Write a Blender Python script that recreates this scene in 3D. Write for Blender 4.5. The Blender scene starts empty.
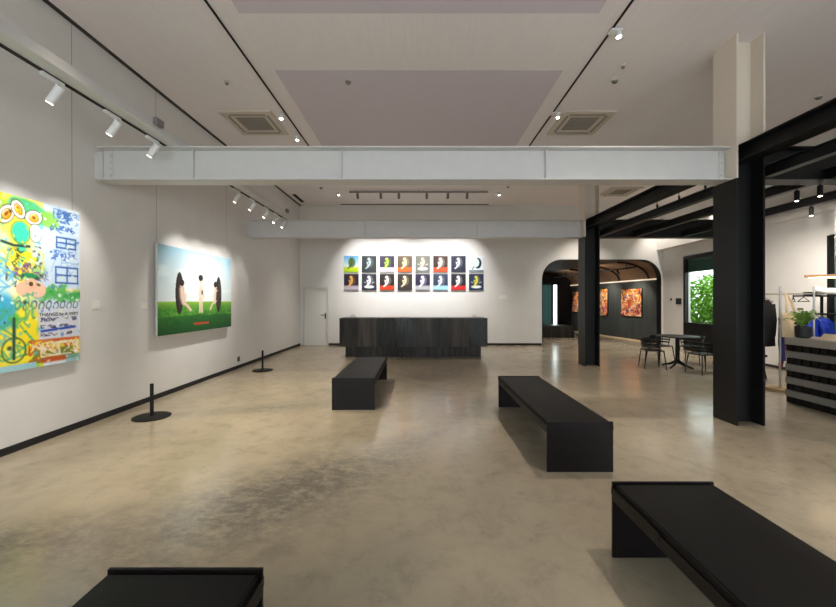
import bpy, bmesh, math, random
import numpy as np
from mathutils import Vector, Matrix, Euler

PI = math.pi
rnd = random.Random(7)
S = bpy.context.scene
COL = S.collection

# ------------------------------------------------------------------ materials
def lin(c):
    return tuple((v / 12.92 if v <= 0.04045 else ((v + 0.055) / 1.055) ** 2.4) for v in c)

def rgb(r, g, b):
    return lin((r / 255, g / 255, b / 255))

def mat(name, col, rough=0.6, metal=0.0, spec=0.5, noise=0.0, scale=8.0, bump=0.0, bscale=60.0, stretch=None):
    m = bpy.data.materials.new(name)
    m.use_nodes = True
    nt = m.node_tree
    b = nt.nodes['Principled BSDF']
    b.inputs['Roughness'].default_value = rough
    b.inputs['Metallic'].default_value = metal
    b.inputs['Specular IOR Level'].default_value = spec
    b.inputs['Base Color'].default_value = (*col, 1)
    if noise or bump:
        tc = nt.nodes.new('ShaderNodeTexCoord')
        mp = nt.nodes.new('ShaderNodeMapping')
        nt.links.new(tc.outputs['Object'], mp.inputs['Vector'])
        if stretch:
            mp.inputs['Scale'].default_value = stretch
    if noise:
        n = nt.nodes.new('ShaderNodeTexNoise')
        n.inputs['Scale'].default_value = scale
        n.inputs['Detail'].default_value = 5
        nt.links.new(mp.outputs['Vector'], n.inputs['Vector'])
        r = nt.nodes.new('ShaderNodeValToRGB')
        r.color_ramp.elements[0].position = 0.3
        r.color_ramp.elements[1].position = 0.7
        r.color_ramp.elements[0].color = (*[c * (1 - noise) for c in col], 1)
        r.color_ramp.elements[1].color = (*[min(1, c * (1 + noise)) for c in col], 1)
        nt.links.new(n.outputs['Fac'], r.inputs['Fac'])
        nt.links.new(r.outputs['Color'], b.inputs['Base Color'])
    if bump:
        n2 = nt.nodes.new('ShaderNodeTexNoise')
        n2.inputs['Scale'].default_value = bscale
        n2.inputs['Detail'].default_value = 3
        nt.links.new(mp.outputs['Vector'], n2.inputs['Vector'])
        bp = nt.nodes.new('ShaderNodeBump')
        bp.inputs['Strength'].default_value = bump
        bp.inputs['Distance'].default_value = 0.01
        nt.links.new(n2.outputs['Fac'], bp.inputs['Height'])
        nt.links.new(bp.outputs['Normal'], b.inputs['Normal'])
    return m

def emis(name, col, strength):
    m = mat(name, (0.8, 0.8, 0.8), 0.5)
    b = m.node_tree.nodes['Principled BSDF']
    b.inputs['Emission Color'].default_value = (*col, 1)
    b.inputs['Emission Strength'].default_value = strength
    return m

M = {}
M['wall'] = mat('wall_paint', rgb(220, 218, 216), 0.75, noise=0.02, scale=3, bump=0.03, bscale=90)
M['ceil'] = mat('ceiling_paint', rgb(237, 230, 230), 0.8, noise=0.025, scale=5, stretch=(6, 0.35, 1))
M['ceilpanel'] = mat('ceiling_panel_paint', rgb(212, 202, 211), 0.7, noise=0.015, scale=4)
M['white_steel'] = mat('white_painted_steel', rgb(206, 204, 204), 0.32, noise=0.02, scale=6)
M['white_col'] = mat('white_column_paint', rgb(224, 213, 200), 0.5, noise=0.015, scale=6)
M['black_steel'] = mat('black_painted_steel', rgb(20, 20, 21), 0.42, spec=0.3, noise=0.12, scale=7, bump=0.03)
M['black_matte'] = mat('black_matte', rgb(14, 14, 15), 0.65, spec=0.3)
M['bench_frame'] = mat('dark_bench_steel', rgb(13, 8, 9), 0.4, spec=0.22, noise=0.2, scale=9)
M['leather'] = mat('black_leather', rgb(13, 12, 12), 0.5, spec=0.2, noise=0.12, scale=25, bump=0.12, bscale=260)
M['gap'] = mat('dark_gap', rgb(26, 24, 24), 0.9)
M['gap_grey'] = mat('grey_gap', rgb(58, 54, 52), 0.9)
M['stone'] = mat('dark_stone', rgb(42, 38, 36), 0.34, spec=0.2, noise=0.85, scale=3, stretch=(3.5, 3.5, 0.35))
M['stone_b'] = mat('dark_stone_brown', rgb(60, 52, 47), 0.32, spec=0.2, noise=0.7, scale=3, stretch=(3.5, 3.5, 0.35))
M['stone_c'] = mat('dark_stone_black', rgb(24, 22, 22), 0.26, spec=0.3, noise=0.7, scale=3, stretch=(5, 5, 0.35))
M['spot_white'] = mat('white_spot_body', rgb(228, 228, 230), 0.4)
M['lens'] = emis('lamp_lens', (1.0, 0.92, 0.8), 26.0)
M['lens_soft'] = emis('lamp_lens_dim', (1.0, 0.92, 0.8), 7.0)
M['door'] = mat('door_paint', rgb(224, 224, 219), 0.45, noise=0.01, scale=3)
M['steel'] = mat('brushed_steel', rgb(180, 180, 178), 0.3, 0.9)
M['vent'] = mat('vent_plastic', rgb(206, 196, 182), 0.5)
M['vent_dark'] = mat('vent_grille', rgb(146, 138, 130), 0.6)
M['white_plastic'] = mat('white_plastic', rgb(235, 232, 226), 0.4)
M['grey_plastic'] = mat('grey_plastic', rgb(120, 116, 112), 0.5)
M['canvas_edge'] = mat('canvas_edge', rgb(206, 204, 200), 0.7)
M['wire'] = mat('thin_wire', rgb(140, 134, 130), 0.5, 0.3)
M['hall_wall'] = mat('dark_panelled_wall', rgb(62, 66, 64), 0.5, noise=0.3, scale=5, stretch=(4, 4, 0.25))
M['bronze'] = mat('bronze_vault', rgb(120, 92, 68), 0.5, noise=0.15, scale=3)
M['hall_ceil'] = mat('dark_hall_ceiling', rgb(50, 46, 44), 0.6)
M['strip'] = mat('pale_ledge', rgb(226, 200, 160), 0.5)
M['leaf'] = mat('bright_leaf', rgb(120, 172, 50), 0.45, noise=0.35, scale=2.5)
M['leaf_d'] = mat('deep_leaf', rgb(66, 126, 36), 0.45, noise=0.35, scale=2.5)
M['fern'] = mat('fern_leaf', rgb(112, 150, 56), 0.5, noise=0.3, scale=9)
M['soil'] = mat('soil', rgb(50, 38, 28), 0.9, noise=0.3, scale=30)
M['bark'] = mat('bark', rgb(88, 72, 54), 0.8, noise=0.25, scale=12)
M['counter_light'] = mat('counter_board_shaded', rgb(120, 117, 115), 0.5, noise=0.04, scale=6)  # white boards, their shade put into the colour as grey
M['counter_top'] = mat('counter_top_board', rgb(158, 152, 146), 0.4, noise=0.03, scale=6)
M['block'] = mat('black_block', rgb(10, 10, 11), 0.5, spec=0.2)
M['coat'] = mat('black_cloth', rgb(20, 20, 22), 0.85, noise=0.2, scale=20)
M['tote'] = mat('natural_canvas', rgb(196, 178, 148), 0.9, noise=0.08, scale=60)
M['ink'] = mat('black_ink', rgb(24, 22, 24), 0.7)
M['blue'] = mat('cobalt_cloth', rgb(24, 58, 190), 0.6, noise=0.3, scale=9)
M['red_cloth'] = mat('maroon_cloth', rgb(120, 40, 60), 0.85)
M['purple_cloth'] = mat('indigo_cloth', rgb(60, 60, 130), 0.85)
M['wood'] = mat('warm_wood', rgb(140, 98, 58), 0.45, noise=0.25, scale=5, stretch=(1, 8, 8))
M['pale_wood'] = mat('pale_wood', rgb(206, 178, 140), 0.5, noise=0.12, scale=6)
M['paper'] = mat('cream_paper', rgb(224, 204, 176), 0.8)
M['pot'] = mat('black_pot', rgb(30, 30, 32), 0.6)
M['led'] = emis('warm_led', (1.0, 0.74, 0.42), 2.6)
M['ledge_glow'] = emis('warm_ledge_led', (1.0, 0.75, 0.48), 0.35)
M['ground'] = mat('outdoor_ground', rgb(120, 140, 90), 0.9, noise=0.2, scale=3)
M['red_ink'] = mat('red_ink', rgb(196, 70, 40), 0.7)
M['terrace_table'] = mat('dark_metal_furniture', rgb(13, 13, 14), 0.45, spec=0.3)
M['sign'] = mat('dark_plaque', rgb(42, 40, 42), 0.5)

def glass(name, tint, rough=0.0):
    m = bpy.data.materials.new(name); m.use_nodes = True
    nt = m.node_tree; nt.nodes.clear()
    o = nt.nodes.new('ShaderNodeOutputMaterial'); mix = nt.nodes.new('ShaderNodeMixShader')
    t = nt.nodes.new('ShaderNodeBsdfTransparent'); g = nt.nodes.new('ShaderNodeBsdfGlossy')
    fr = nt.nodes.new('ShaderNodeFresnel'); fr.inputs['IOR'].default_value = 1.45
    t.inputs['Color'].default_value = (*tint, 1); g.inputs['Roughness'].default_value = rough
    ge = nt.nodes.new('ShaderNodeNewGeometry'); inv = nt.nodes.new('ShaderNodeMath'); inv.operation = 'SUBTRACT'; inv.inputs[0].default_value = 1.0
    mu = nt.nodes.new('ShaderNodeMath'); mu.operation = 'MULTIPLY'
    nt.links.new(ge.outputs['Backfacing'], inv.inputs[1]); nt.links.new(inv.outputs[0], mu.inputs[0]); nt.links.new(fr.outputs[0], mu.inputs[1])
    nt.links.new(mu.outputs[0], mix.inputs[0]); nt.links.new(t.outputs[0], mix.inputs[1])
    nt.links.new(g.outputs[0], mix.inputs[2]); nt.links.new(mix.outputs[0], o.inputs['Surface'])
    return m
M['glass'] = glass('window_glass', (0.93, 0.97, 0.95))
M['acrylic'] = glass('clear_acrylic', (0.9, 0.92, 0.92), 0.05)

def cloth(name, col, k=0.5):
    m = mat(name, col, 0.8); nt = m.node_tree; b = nt.nodes['Principled BSDF']; o = nt.nodes['Material Output']
    t = nt.nodes.new('ShaderNodeBsdfTranslucent'); t.inputs['Color'].default_value = (*col, 1); x = nt.nodes.new('ShaderNodeMixShader'); x.inputs[0].default_value = k
    nt.links.new(b.outputs[0], x.inputs[1]); nt.links.new(t.outputs[0], x.inputs[2]); nt.links.new(x.outputs[0], o.inputs['Surface']); return m
M['blind'] = cloth('grey_teal_blind', rgb(112, 138, 138)); M['blind_d'] = cloth('dark_green_blind', rgb(70, 96, 88), 0.4)

def paint_mat():
    m = bpy.data.materials.new('painted_canvas'); m.use_nodes = True
    nt = m.node_tree; b = nt.nodes['Principled BSDF']; b.inputs['Roughness'].default_value = 0.55
    b.inputs['Specular IOR Level'].default_value = 0.25
    a = nt.nodes.new('ShaderNodeAttribute'); a.attribute_name = 'paint'
    nt.links.new(a.outputs['Color'], b.inputs['Base Color'])
    return m
M['paint'] = paint_mat()
for k_ in ('lens', 'lens_soft'): M[k_].cycles.emission_sampling = 'NONE'

def floor_mat():
    m = bpy.data.materials.new('polished_concrete'); m.use_nodes = True
    nt = m.node_tree; N = nt.nodes.new; L = nt.links.new
    b = nt.nodes['Principled BSDF']
    tc = N('ShaderNodeTexCoord')
    def noise(scale, det=6, rough=0.6, dist=0.0, sc=None):
        n = N('ShaderNodeTexNoise'); n.inputs['Scale'].default_value = scale
        n.inputs['Detail'].default_value = det; n.inputs['Roughness'].default_value = rough
        n.inputs['Distortion'].default_value = dist
        if sc:
            mp = N('ShaderNodeMapping'); mp.inputs['Scale'].default_value = sc
            mp.inputs['Rotation'].default_value = (0, 0, 0.5)
            L(tc.outputs['Object'], mp.inputs['Vector']); L(mp.outputs['Vector'], n.inputs['Vector'])
        else:
            L(tc.outputs['Object'], n.inputs['Vector'])
        return n
    def ramp(src, stops):
        r = N('ShaderNodeValToRGB'); e = r.color_ramp.elements
        while len(e) < len(stops): e.new(0.5)
        for q, (p, c) in zip(e, stops):
            q.position = p; q.color = (*c, 1)
        L(src, r.inputs['Fac']); return r
    def mix(fac, a, c, typ='MIX'):
        x = N('ShaderNodeMix'); x.data_type = 'RGBA'; x.blend_type = typ
        if isinstance(fac, float): x.inputs[0].default_value = fac
        else: L(fac, x.inputs[0])
        L(a, x.inputs[6]); L(c, x.inputs[7]) if not isinstance(c, tuple) else setattr(x.inputs[7], 'default_value', (*c, 1))
        return x.outputs[2]
    base = ramp(noise(0.55, 5, 0.6, 0.3).outputs['Fac'], [(0.3, rgb(142, 130, 112)), (0.5, rgb(157, 145, 126)), (0.72, rgb(174, 161, 138))])
    fine = ramp(noise(4.0, 12, 0.78, 0.35).outputs['Fac'], [(0.28, (0.62, 0.62, 0.62)), (0.5, (1, 1, 1)), (0.75, (1.15, 1.15, 1.12))])
    c = mix(0.75, base.outputs['Color'], fine.outputs['Color'], 'MULTIPLY')
    # darker trowel stain that runs diagonally across the left of the floor
    sep = N('ShaderNodeSeparateXYZ'); L(tc.outputs['Object'], sep.inputs[0])
    def stain(cx, cy, rx, ry, ang):
        mp = N('ShaderNodeMapping'); mp.vector_type = 'TEXTURE'
        mp.inputs['Location'].default_value = (cx, cy, 0); mp.inputs['Rotation'].default_value = (0, 0, ang)
        mp.inputs['Scale'].default_value = (rx, ry, 1)
        L(tc.outputs['Object'], mp.inputs['Vector'])
        g = N('ShaderNodeTexGradient'); g.gradient_type = 'SPHERICAL'
        L(mp.outputs['Vector'], g.inputs['Vector'])
        return g.outputs['Fac']
    nz = noise(6.5, 13, 0.82, 0.25, (1.0, 1.6, 1)).outputs['Fac']
    for (cx, cy, rx, ry, ang, k) in ((-1.1, 3.0, 1.7, 0.8, 0.75, 2.2), (-2.7, 2.3, 1.0, 0.5, 0.4, 1.7), (0.2, 4.4, 2.0, 0.35, 1.0, 1.0), (-2.1, 5.4, 1.5, 0.4, 0.3, 1.0)):
        mu = N('ShaderNodeMath'); mu.operation = 'MULTIPLY'; L(stain(cx, cy, rx, ry, ang), mu.inputs[0]); mu.inputs[1].default_value = k
        r2 = ramp(nz, [(0.3, (0, 0, 0)), (0.72, (1, 1, 1))])
        mu2 = N('ShaderNodeMath'); mu2.operation = 'MULTIPLY'; mu2.use_clamp = True
        L(mu.outputs[0], mu2.inputs[0]); L(r2.outputs['Color'], mu2.inputs[1])
        mu3 = N('ShaderNodeMath'); mu3.operation = 'MULTIPLY'; L(mu2.outputs[0], mu3.inputs[0]); mu3.inputs[1].default_value = 0.85
        c = mix(mu3.outputs[0], c, rgb(84, 80, 76))
    L(c, b.inputs['Base Color'])
    rr = ramp(noise(1.7, 6, 0.65, 0.5).outputs['Fac'], [(0.3, (0.15, 0.15, 0.15)), (0.7, (0.25, 0.25, 0.25))])
    L(rr.outputs['Color'], b.inputs['Roughness'])
    b.inputs['Specular IOR Level'].default_value = 0.55
    return m
M['floor'] = floor_mat()

# ------------------------------------------------------------------ mesh builder
ORG = {}

class MB:
    def __init__(self, tf=None):
        self.v = []; self.f = []; self.mi = []; self.tf = tf; self.cur = 0
    def m(self, i): self.cur = i; return self
    def add(self, vs, fs):
        o = len(self.v)
        for p in vs:
            p = Vector(p)
            self.v.append(self.tf(p) if self.tf else p)
        for f in fs:
            self.f.append([o + i for i in f]); self.mi.append(self.cur)
        return self
    def bmadd(self, bm):
        bm.verts.index_update()
        self.add([v.co.copy() for v in bm.verts], [[v.index for v in f.verts] for f in bm.faces]); bm.free(); return self
    def box(self, x0, x1, y0, y1, z0, z1, bev=0.0, seg=2):
        x0, x1 = min(x0, x1), max(x0, x1); y0, y1 = min(y0, y1), max(y0, y1); z0, z1 = min(z0, z1), max(z0, z1)
        bm = bmesh.new()
        bmesh.ops.create_cube(bm, size=1)
        for v in bm.verts:
            v.co = Vector(((x0 + x1) / 2 + v.co.x * (x1 - x0), (y0 + y1) / 2 + v.co.y * (y1 - y0), (z0 + z1) / 2 + v.co.z * (z1 - z0)))
        if bev:
            bmesh.ops.bevel(bm, geom=list(bm.edges), offset=bev, segments=seg, affect='EDGES', profile=0.5)
        return self.bmadd(bm)
    def obox(self, c, size, rot, bev=0.0):
        bm = bmesh.new(); bmesh.ops.create_cube(bm, size=1)
        for v in bm.verts: v.co = Vector((v.co.x * size[0], v.co.y * size[1], v.co.z * size[2]))
        if bev: bmesh.ops.bevel(bm, geom=list(bm.edges), offset=bev, segments=2, affect='EDGES')
        bmesh.ops.transform(bm, matrix=Matrix.Translation(c) @ Euler(rot).to_matrix().to_4x4(), verts=bm.verts)
        return self.bmadd(bm)
    def tube(self, pts, r, n=12, cap=True):
        pts = [Vector(p) for p in pts]; rs = r if isinstance(r, (list, tuple)) else [r] * len(pts)
        vs = []; fs = []; prev = None
        for i, p in enumerate(pts):
            d = (pts[min(i + 1, len(pts) - 1)] - pts[max(i - 1, 0)]).normalized()
            if prev is None:
                up = Vector((0, 0, 1)) if abs(d.z) < 0.9 else Vector((0, 1, 0)); a = d.cross(up).normalized()
            else:
                a = (prev - d * prev.dot(d)).normalized()
            prev = a; b = d.cross(a)
            for k in range(n):
                t = 2 * PI * k / n; vs.append(p + (a * math.cos(t) + b * math.sin(t)) * rs[i])
        for i in range(len(pts) - 1):
            for k in range(n):
                k2 = (k + 1) % n; fs.append([i * n + k, i * n + k2, (i + 1) * n + k2, (i + 1) * n + k])
        if cap:
            fs.append(list(range(n))[::-1]); fs.append([(len(pts) - 1) * n + k for k in range(n)])
        return self.add(vs, fs)
    def lathe(self, prof, c=(0, 0, 0), n=28):
        vs = []; fs = []; c = Vector(c)
        for (r, z) in prof:
            for k in range(n):
                t = 2 * PI * k / n; vs.append(c + Vector((r * math.cos(t), r * math.sin(t), z)))
        for i in range(len(prof) - 1):
            for k in range(n):
                k2 = (k + 1) % n; fs.append([i * n + k, i * n + k2, (i + 1) * n + k2, (i + 1) * n + k])
        fs.append(list(range(n))[::-1]); fs.append([(len(prof) - 1) * n + k for k in range(n)])
        return self.add(vs, fs)
    def prism(self, outline, a0, a1, axis='y'):
        n = len(outline)
        def P(u, w, t): return {'y': (u, t, w), 'x': (t, u, w), 'z': (u, w, t)}[axis]
        vs = [P(u, w, a0) for u, w in outline] + [P(u, w, a1) for u, w in outline]
        fs = [list(range(n)), list(range(n, 2 * n))[::-1]] + [[i, (i + 1) % n, n + (i + 1) % n, n + i] for i in range(n)]
        return self.add(vs, fs)
    def build(self, name, mats, parent=None, world=True, smooth=False, org=None):
        mats = mats if isinstance(mats, (list, tuple)) else [mats]
        if parent is not None:
            o0 = ORG[parent.name] if world else Vector()
        else:
            if org is None:
                xs = [p.x for p in self.v]; ys = [p.y for p in self.v]; zs = [p.z for p in self.v]
                org = Vector(((min(xs) + max(xs)) / 2, (min(ys) + max(ys)) / 2, min(zs)))
            o0 = Vector(org)
        me = bpy.data.meshes.new(name)
        me.from_pydata([tuple(p - o0) for p in self.v], [], self.f)
        for mm in mats: me.materials.append(mm)
        me.polygons.foreach_set('material_index', self.mi)
        bm = bmesh.new(); bm.from_mesh(me); bmesh.ops.recalc_face_normals(bm, faces=bm.faces); bm.to_mesh(me); bm.free()
        if smooth:
            me.polygons.foreach_set('use_smooth', [True] * len(me.polygons))
            try: me.set_sharp_from_angle(angle=math.radians(40))
            except Exception: pass
        ob = bpy.data.objects.new(name, me); COL.objects.link(ob)
        if parent is not None:
            ob.parent = parent; ORG[ob.name] = ORG[parent.name] if world else Vector()
        else:
            ob.location = o0; ORG[ob.name] = Vector(o0)
        return ob

def thing(name, label, cat, loc=(0, 0, 0), group=None, rz=0):
    o = bpy.data.objects.new(name, None); o.empty_display_size = 0.1; COL.objects.link(o)
    o.location = loc; o.rotation_euler.z = rz; ORG[o.name] = Vector(loc)
    return tag(o, label, cat, group)

def tag(o, label, cat, group=None):
    o['label'] = label; o['category'] = cat
    if group: o['group'] = group
    return o

def struct(o):
    o['kind'] = 'structure'; return o

def dup(root, loc, label, rz=None, group=None):
    def cp(o, par):
        c = o.copy(); COL.objects.link(c)
        if par: c.parent = par
        for ch in list(o.children): cp(ch, c)
        return c
    r = cp(root, None); r.location = loc
    if rz is not None: r.rotation_euler.z = rz
    r['label'] = label
    if group: r['group'] = group
    return r

def spot(loc, aim, power, deg, blend=0.6, size=0.04, col=(1.0, 0.91, 0.795)):
    l = bpy.data.lights.new('spot_beam', 'SPOT'); l.energy = power; l.spot_size = math.radians(deg); l.spot_blend = blend
    l.shadow_soft_size = size; l.color = col
    o = bpy.data.objects.new('spot_beam', l); COL.objects.link(o); o.location = loc
    o.rotation_euler = (Vector(aim) - Vector(loc)).to_track_quat('-Z', 'Y').to_euler(); return o

def area(loc, aim, sx, sy, power, col):
    l = bpy.data.lights.new('window_daylight', 'AREA'); l.shape = 'RECTANGLE'; l.size = sx; l.size_y = sy; l.energy = power; l.color = col
    o = bpy.data.objects.new('window_daylight', l); COL.objects.link(o); o.location = loc
    o.rotation_euler = (Vector(aim) - Vector(loc)).to_track_quat('-Z', 'Y').to_euler(); return o

# ------------------------------------------------------------------ room dimensions
XL, YB, YF, ZC = -4.16, 13.0, -3.0, 4.88
P0 = Vector((8.53, 13.0, 0)); P1 = Vector((7.55, -3.0, 0))
RD = (P1 - P0).normalized(); RN = Vector((-RD.y, RD.x, 0))        # RN points out of the room (+X)
def RW(p):                                                          # (s along wall from back corner, n outward, z)
    return P0 + RD * p.x + RN * p.y + Vector((0, 0, p.z))
def s_of_y(y): return (13.0 - y) / (-RD.y)
RLEN = (P1 - P0).length

# floor, ceiling
struct(MB().add([(XL - 0.2, YF - 0.2, 0), (9.0, YF - 0.2, 0), (9.0, 20, 0), (XL - 0.2, 20, 0),
                 (XL - 0.2, YF - 0.2, -0.15), (9.0, YF - 0.2, -0.15), (9.0, 20, -0.15), (XL - 0.2, 20, -0.15)],
                [[0, 1, 2, 3], [7, 6, 5, 4], [0, 4, 5, 1], [1, 5, 6, 2], [2, 6, 7, 3], [3, 7, 4, 0]]).build('floor', M['floor'], org=(0, 0, 0)))
struct(MB().box(XL - 0.2, 9.0, YF - 0.2, YB + 0.2, ZC, ZC + 0.15).build('ceiling', M['ceil'], org=(0, 0, ZC)))
for k, (y0, y1) in enumerate(((1.0, 4.30), (5.36, 8.5))):
    struct(MB().box(-2.08, 2.08, y0, y1, ZC - 0.004, ZC).build('trim_%d' % (k + 10), M['ceilpanel']))
# left wall
struct(MB().box(XL - 0.15, XL, YF - 0.2, YB + 0.2, 0, ZC).build('wall_left', M['wall']))
struct(MB().box(XL, XL + 0.012, YF, YB, 0, 0.075).build('baseboard_left', M['gap']))
struct(MB().box(XL, XL + 0.055, YF, YB, ZC - 0.012, ZC).build('trim_1', M['gap_grey']))
# back wall with the arched opening
AX0, AX1, AZ, AR = 4.32, 8.44, 2.98, 0.66
def arch(x0, x1, z, r, n=10):
    pts = [(x0, 0)]
    for k in range(n + 1):
        t = PI - k / n * PI / 2; pts.append((x0 + r + r * math.cos(t), z - r + r * math.sin(t)))
    for k in range(n + 1):
        t = PI / 2 - k / n * PI / 2; pts.append((x1 - r + r * math.cos(t), z - r + r * math.sin(t)))
    pts.append((x1, 0)); return pts
ap = arch(AX0, AX1, AZ, AR)
def arch_wall(mb, ap, x0, x1, ztop, y0, y1):
    def face(y):
        fs = []
        vs = [(x0, y, 0), (x0, y, ztop), (x1, y, ztop), (x1, y, 0)] + [(u, y, w) for u, w in ap]
        n = len(ap); mid = n // 2
        fs.append([0, 1] + [4 + i for i in range(mid, -1, -1)] )
        fs.append([1, 2] + [4 + i for i in range(n - 1, mid - 1, -1)])
        fs.append([2, 3, 4 + n - 1])
        return vs, fs
    v1, f1 = face(y0); mb.add(v1, f1)
    v2, f2 = face(y1); mb.add(v2, [f[::-1] for f in f2])
    n = len(ap)
    vs = [(u, y0, w) for u, w in ap] + [(u, y1, w) for u, w in ap]
    mb.add(vs, [[i, i + 1, n + i + 1, n + i] for i in range(n - 1)])
    mb.add([(x0, y0, 0), (x0, y1, 0), (x0, y1, ztop), (x0, y0, ztop)], [[0, 1, 2, 3]])
    mb.add([(x1, y0, 0), (x1, y1, 0), (x1, y1, ztop), (x1, y0, ztop)], [[0, 1, 2, 3]])
    mb.add([(x0, y0, ztop), (x0, y1, ztop), (x1, y1, ztop), (x1, y0, ztop)], [[0, 1, 2, 3]])
mb = MB(); arch_wall(mb, ap, 1.0, 8.75, ZC, YB, YB + 0.2)
mb.box(XL - 0.15, -4.02, YB, YB + 0.2, 0, ZC); mb.box(-4.02, -3.2, YB, YB + 0.2, 2.0, ZC); mb.box(-3.2, 1.0, YB, YB + 0.2, 0, ZC)
struct(mb.build('wall_back', M['wall']))
mb = MB(); n = len(ap)
ap2 = arch(AX0 - 0.02, AX1 + 0.02, AZ + 0.02, AR + 0.02); ap3 = arch(AX0 + 0.004, AX1 - 0.004, AZ - 0.004, AR - 0.004)
vs = [(u, YB - 0.012, w) for u, w in ap2] + [(u, YB - 0.012, w) for u, w in ap3] + [(u, YB + 0.21, w) for u, w in ap3] + [(u, YB, w) for u, w in ap2]
fs = []
for i in range(n - 1):
    fs += [[i, i + 1, n + i + 1, n + i], [n + i, n + i + 1, 2 * n + i + 1, 2 * n + i], [3 * n + i, 3 * n + i + 1, i + 1, i]]
struct(mb.add(vs, fs).build('trim_2', M['black_steel']))
struct(MB().box(-3.17, 4.28, YB - 0.012, YB, 0, 0.075).build('baseboard_back', M['gap']))
# door in the back wall
d = struct(MB().box(-4.0, -3.22, YB + 0.03, YB + 0.07, 0.0, 1.98).build('door_1', M['door']))
mb = MB(); mb.box(-4.06, -4.0, YB - 0.015, YB + 0.1, 0, 2.04).box(-4.0, -3.22, YB + 0.07, YB + 0.2, 0, 0.02).box(-3.22, -3.16, YB - 0.015, YB + 0.1, 0, 2.04).box(-4.0, -3.22, YB - 0.015, YB + 0.1, 1.98, 2.04)
mb.build('door_frame', M['white_steel'], d)
mb = MB(); mb.box(-3.30, -3.26, YB + 0.018, YB + 0.03, 0.93, 1.13, 0.004).tube([(-3.28, YB + 0.03, 1.06), (-3.28, YB - 0.03, 1.06), (-3.29, YB - 0.035, 1.06), (-3.42, YB - 0.035, 1.06)], 0.013)
mb.build('door_handle', M['black_matte'], d)
# right wall with two tall windows and a dropped bulkhead
w1 = (s_of_y(11.88), s_of_y(10.2)); w2 = (s_of_y(7.45), s_of_y(5.5))
mb = MB(RW)
mb.box(0, w1[0], 0, 0.2, 0, ZC); mb.box(w1[1], w2[0], 0, 0.2, 0, ZC); mb.box(w2[1], RLEN, 0, 0.2, 0, ZC)
mb.box(w1[0], w1[1], 0, 0.2, 2.98, ZC); mb.box(w2[0], w2[1], 0, 0.2, 2.88, ZC)
struct(mb.build('wall_right', M['wall']))
mb = MB(RW); mb.box(0.02, RLEN - 0.1, -0.22, 0, 3.32, 3.62); struct(mb.build('trim_3', M['wall']))
mb = MB(RW); mb.box(w1[1] + 0.02, w2[0] - 0.02, -0.012, 0, 0, 0.06); struct(mb.build('baseboard_right', M['gap']))
def tall_window(nm, w, ztop, zrail, blind_bottom, blind_m, t=0.085, mull=False):
    f = MB(RW)
    f.box(w[0], w[0] + t, -0.02, 0.085, 0, ztop); f.box(w[1] - t, w[1], -0.02, 0.085, 0, ztop)
    f.box(w[0] + t, w[1] - t, -0.03, 0.12, ztop - t, ztop); f.box(w[0] + t, w[1] - t, -0.02, 0.11, 0, zrail)
    if mull: f.box((w[0] + w[1]) / 2 - 0.03, (w[0] + w[1]) / 2 + 0.03, 0.0, 0.1, zrail, ztop - t)
    o = struct(f.build(nm, M['black_steel']))
    MB(RW).box(w[0] + t, w[1] - t, 0.05, 0.056, zrail, ztop - t).build('pane', M['glass'], o)
    MB(RW).box(w[0] + t, w[1] - t, 0.075, 0.08, blind_bottom, ztop - t).build('roller_blind', blind_m, o)
    return o
tall_window('window_1', w1, 2.96, 0.88, 2.45, M['blind_d'])
tall_window('window_2', w2, 2.86, 0.5, 0.55, M['blind'], 0.05, True)
# front wall behind the viewer: glazed shopfront that lets daylight in
fw = [(-3.4, -0.6), (0.2, 3.0), (4.4, 6.9)]
mb = MB(); xs = [XL - 0.15] + [v for p in fw for v in p] + [8.2]
for i in range(0, len(xs), 2): mb.box(xs[i], xs[i + 1], YF - 0.2, YF, 0, ZC)
for a, b in fw: mb.box(a, b, YF - 0.2, YF, 0, 0.3).box(a, b, YF - 0.2, YF, 3.3, ZC)
struct(mb.build('wall_front', M['wall']))
for i, (a, b) in enumerate(fw):
    f = MB(); t = 0.07
    f.box(a, a + t, YF - 0.14, YF - 0.04, 0.3, 3.3).box(b - t, b, YF - 0.14, YF - 0.04, 0.3, 3.3).box(a, b, YF - 0.14, YF - 0.04, 0.3, 0.37).box(a, b, YF - 0.14, YF - 0.04, 3.23, 3.3)
    f.box((a + b) / 2 - 0.03, (a + b) / 2 + 0.03, YF - 0.13, YF - 0.05, 0.37, 3.23)
    o = struct(f.build('window_%d' % (i + 3), M['black_steel']))
    MB().box(a + t, b - t, YF - 0.1, YF - 0.095, 0.37, 3.23).build('pane', M['glass'], o)
    area(((a + b) / 2, YF + 0.05, 1.8), ((a + b) / 2, 5, 1.9), b - a - 0.2, 2.8, 33, (0.90, 0.95, 1.0))

# ------------------------------------------------------------------ hall behind the arch
H0 = Vector((8.62, 13.2, 0)); H1 = Vector((7.78, 19.0, 0)); HD = (H1 - H0).normalized(); HN = Vector((HD.y, -HD.x, 0)); HL = (H1 - H0).length
def HW(p): return H0 + HD * p.x + HN * p.y + Vector((0, 0, p.z))
struct(MB(HW).box(0, HL, 0, 0.2, 0, 2.32).build('wall_hall', M['hall_wall']))
struct(MB(HW).box(0, HL, -0.02, 0, 0, 0.05).build('baseboard_hall', M['strip']))
struct(MB(HW).box(0, HL, -0.06, 0.0, 2.32, 2.37).build('trim_4', M['ledge_glow']))
prof = [(0.0 - 1.25 * (1 - math.cos(t)) * 1.0, 2.37 + 0.62 * math.sin(t)) for t in [k / 10 * PI / 2 for k in range(11)]]
mb = MB(HW); vs = []; fs = []; nP = len(prof)
for (nn, z) in prof: vs += [(0, nn, z), (HL, nn, z)]
for (nn, z) in prof: vs += [(0, nn + 0.05, z + 0.05), (HL, nn + 0.05, z + 0.05)]
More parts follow.
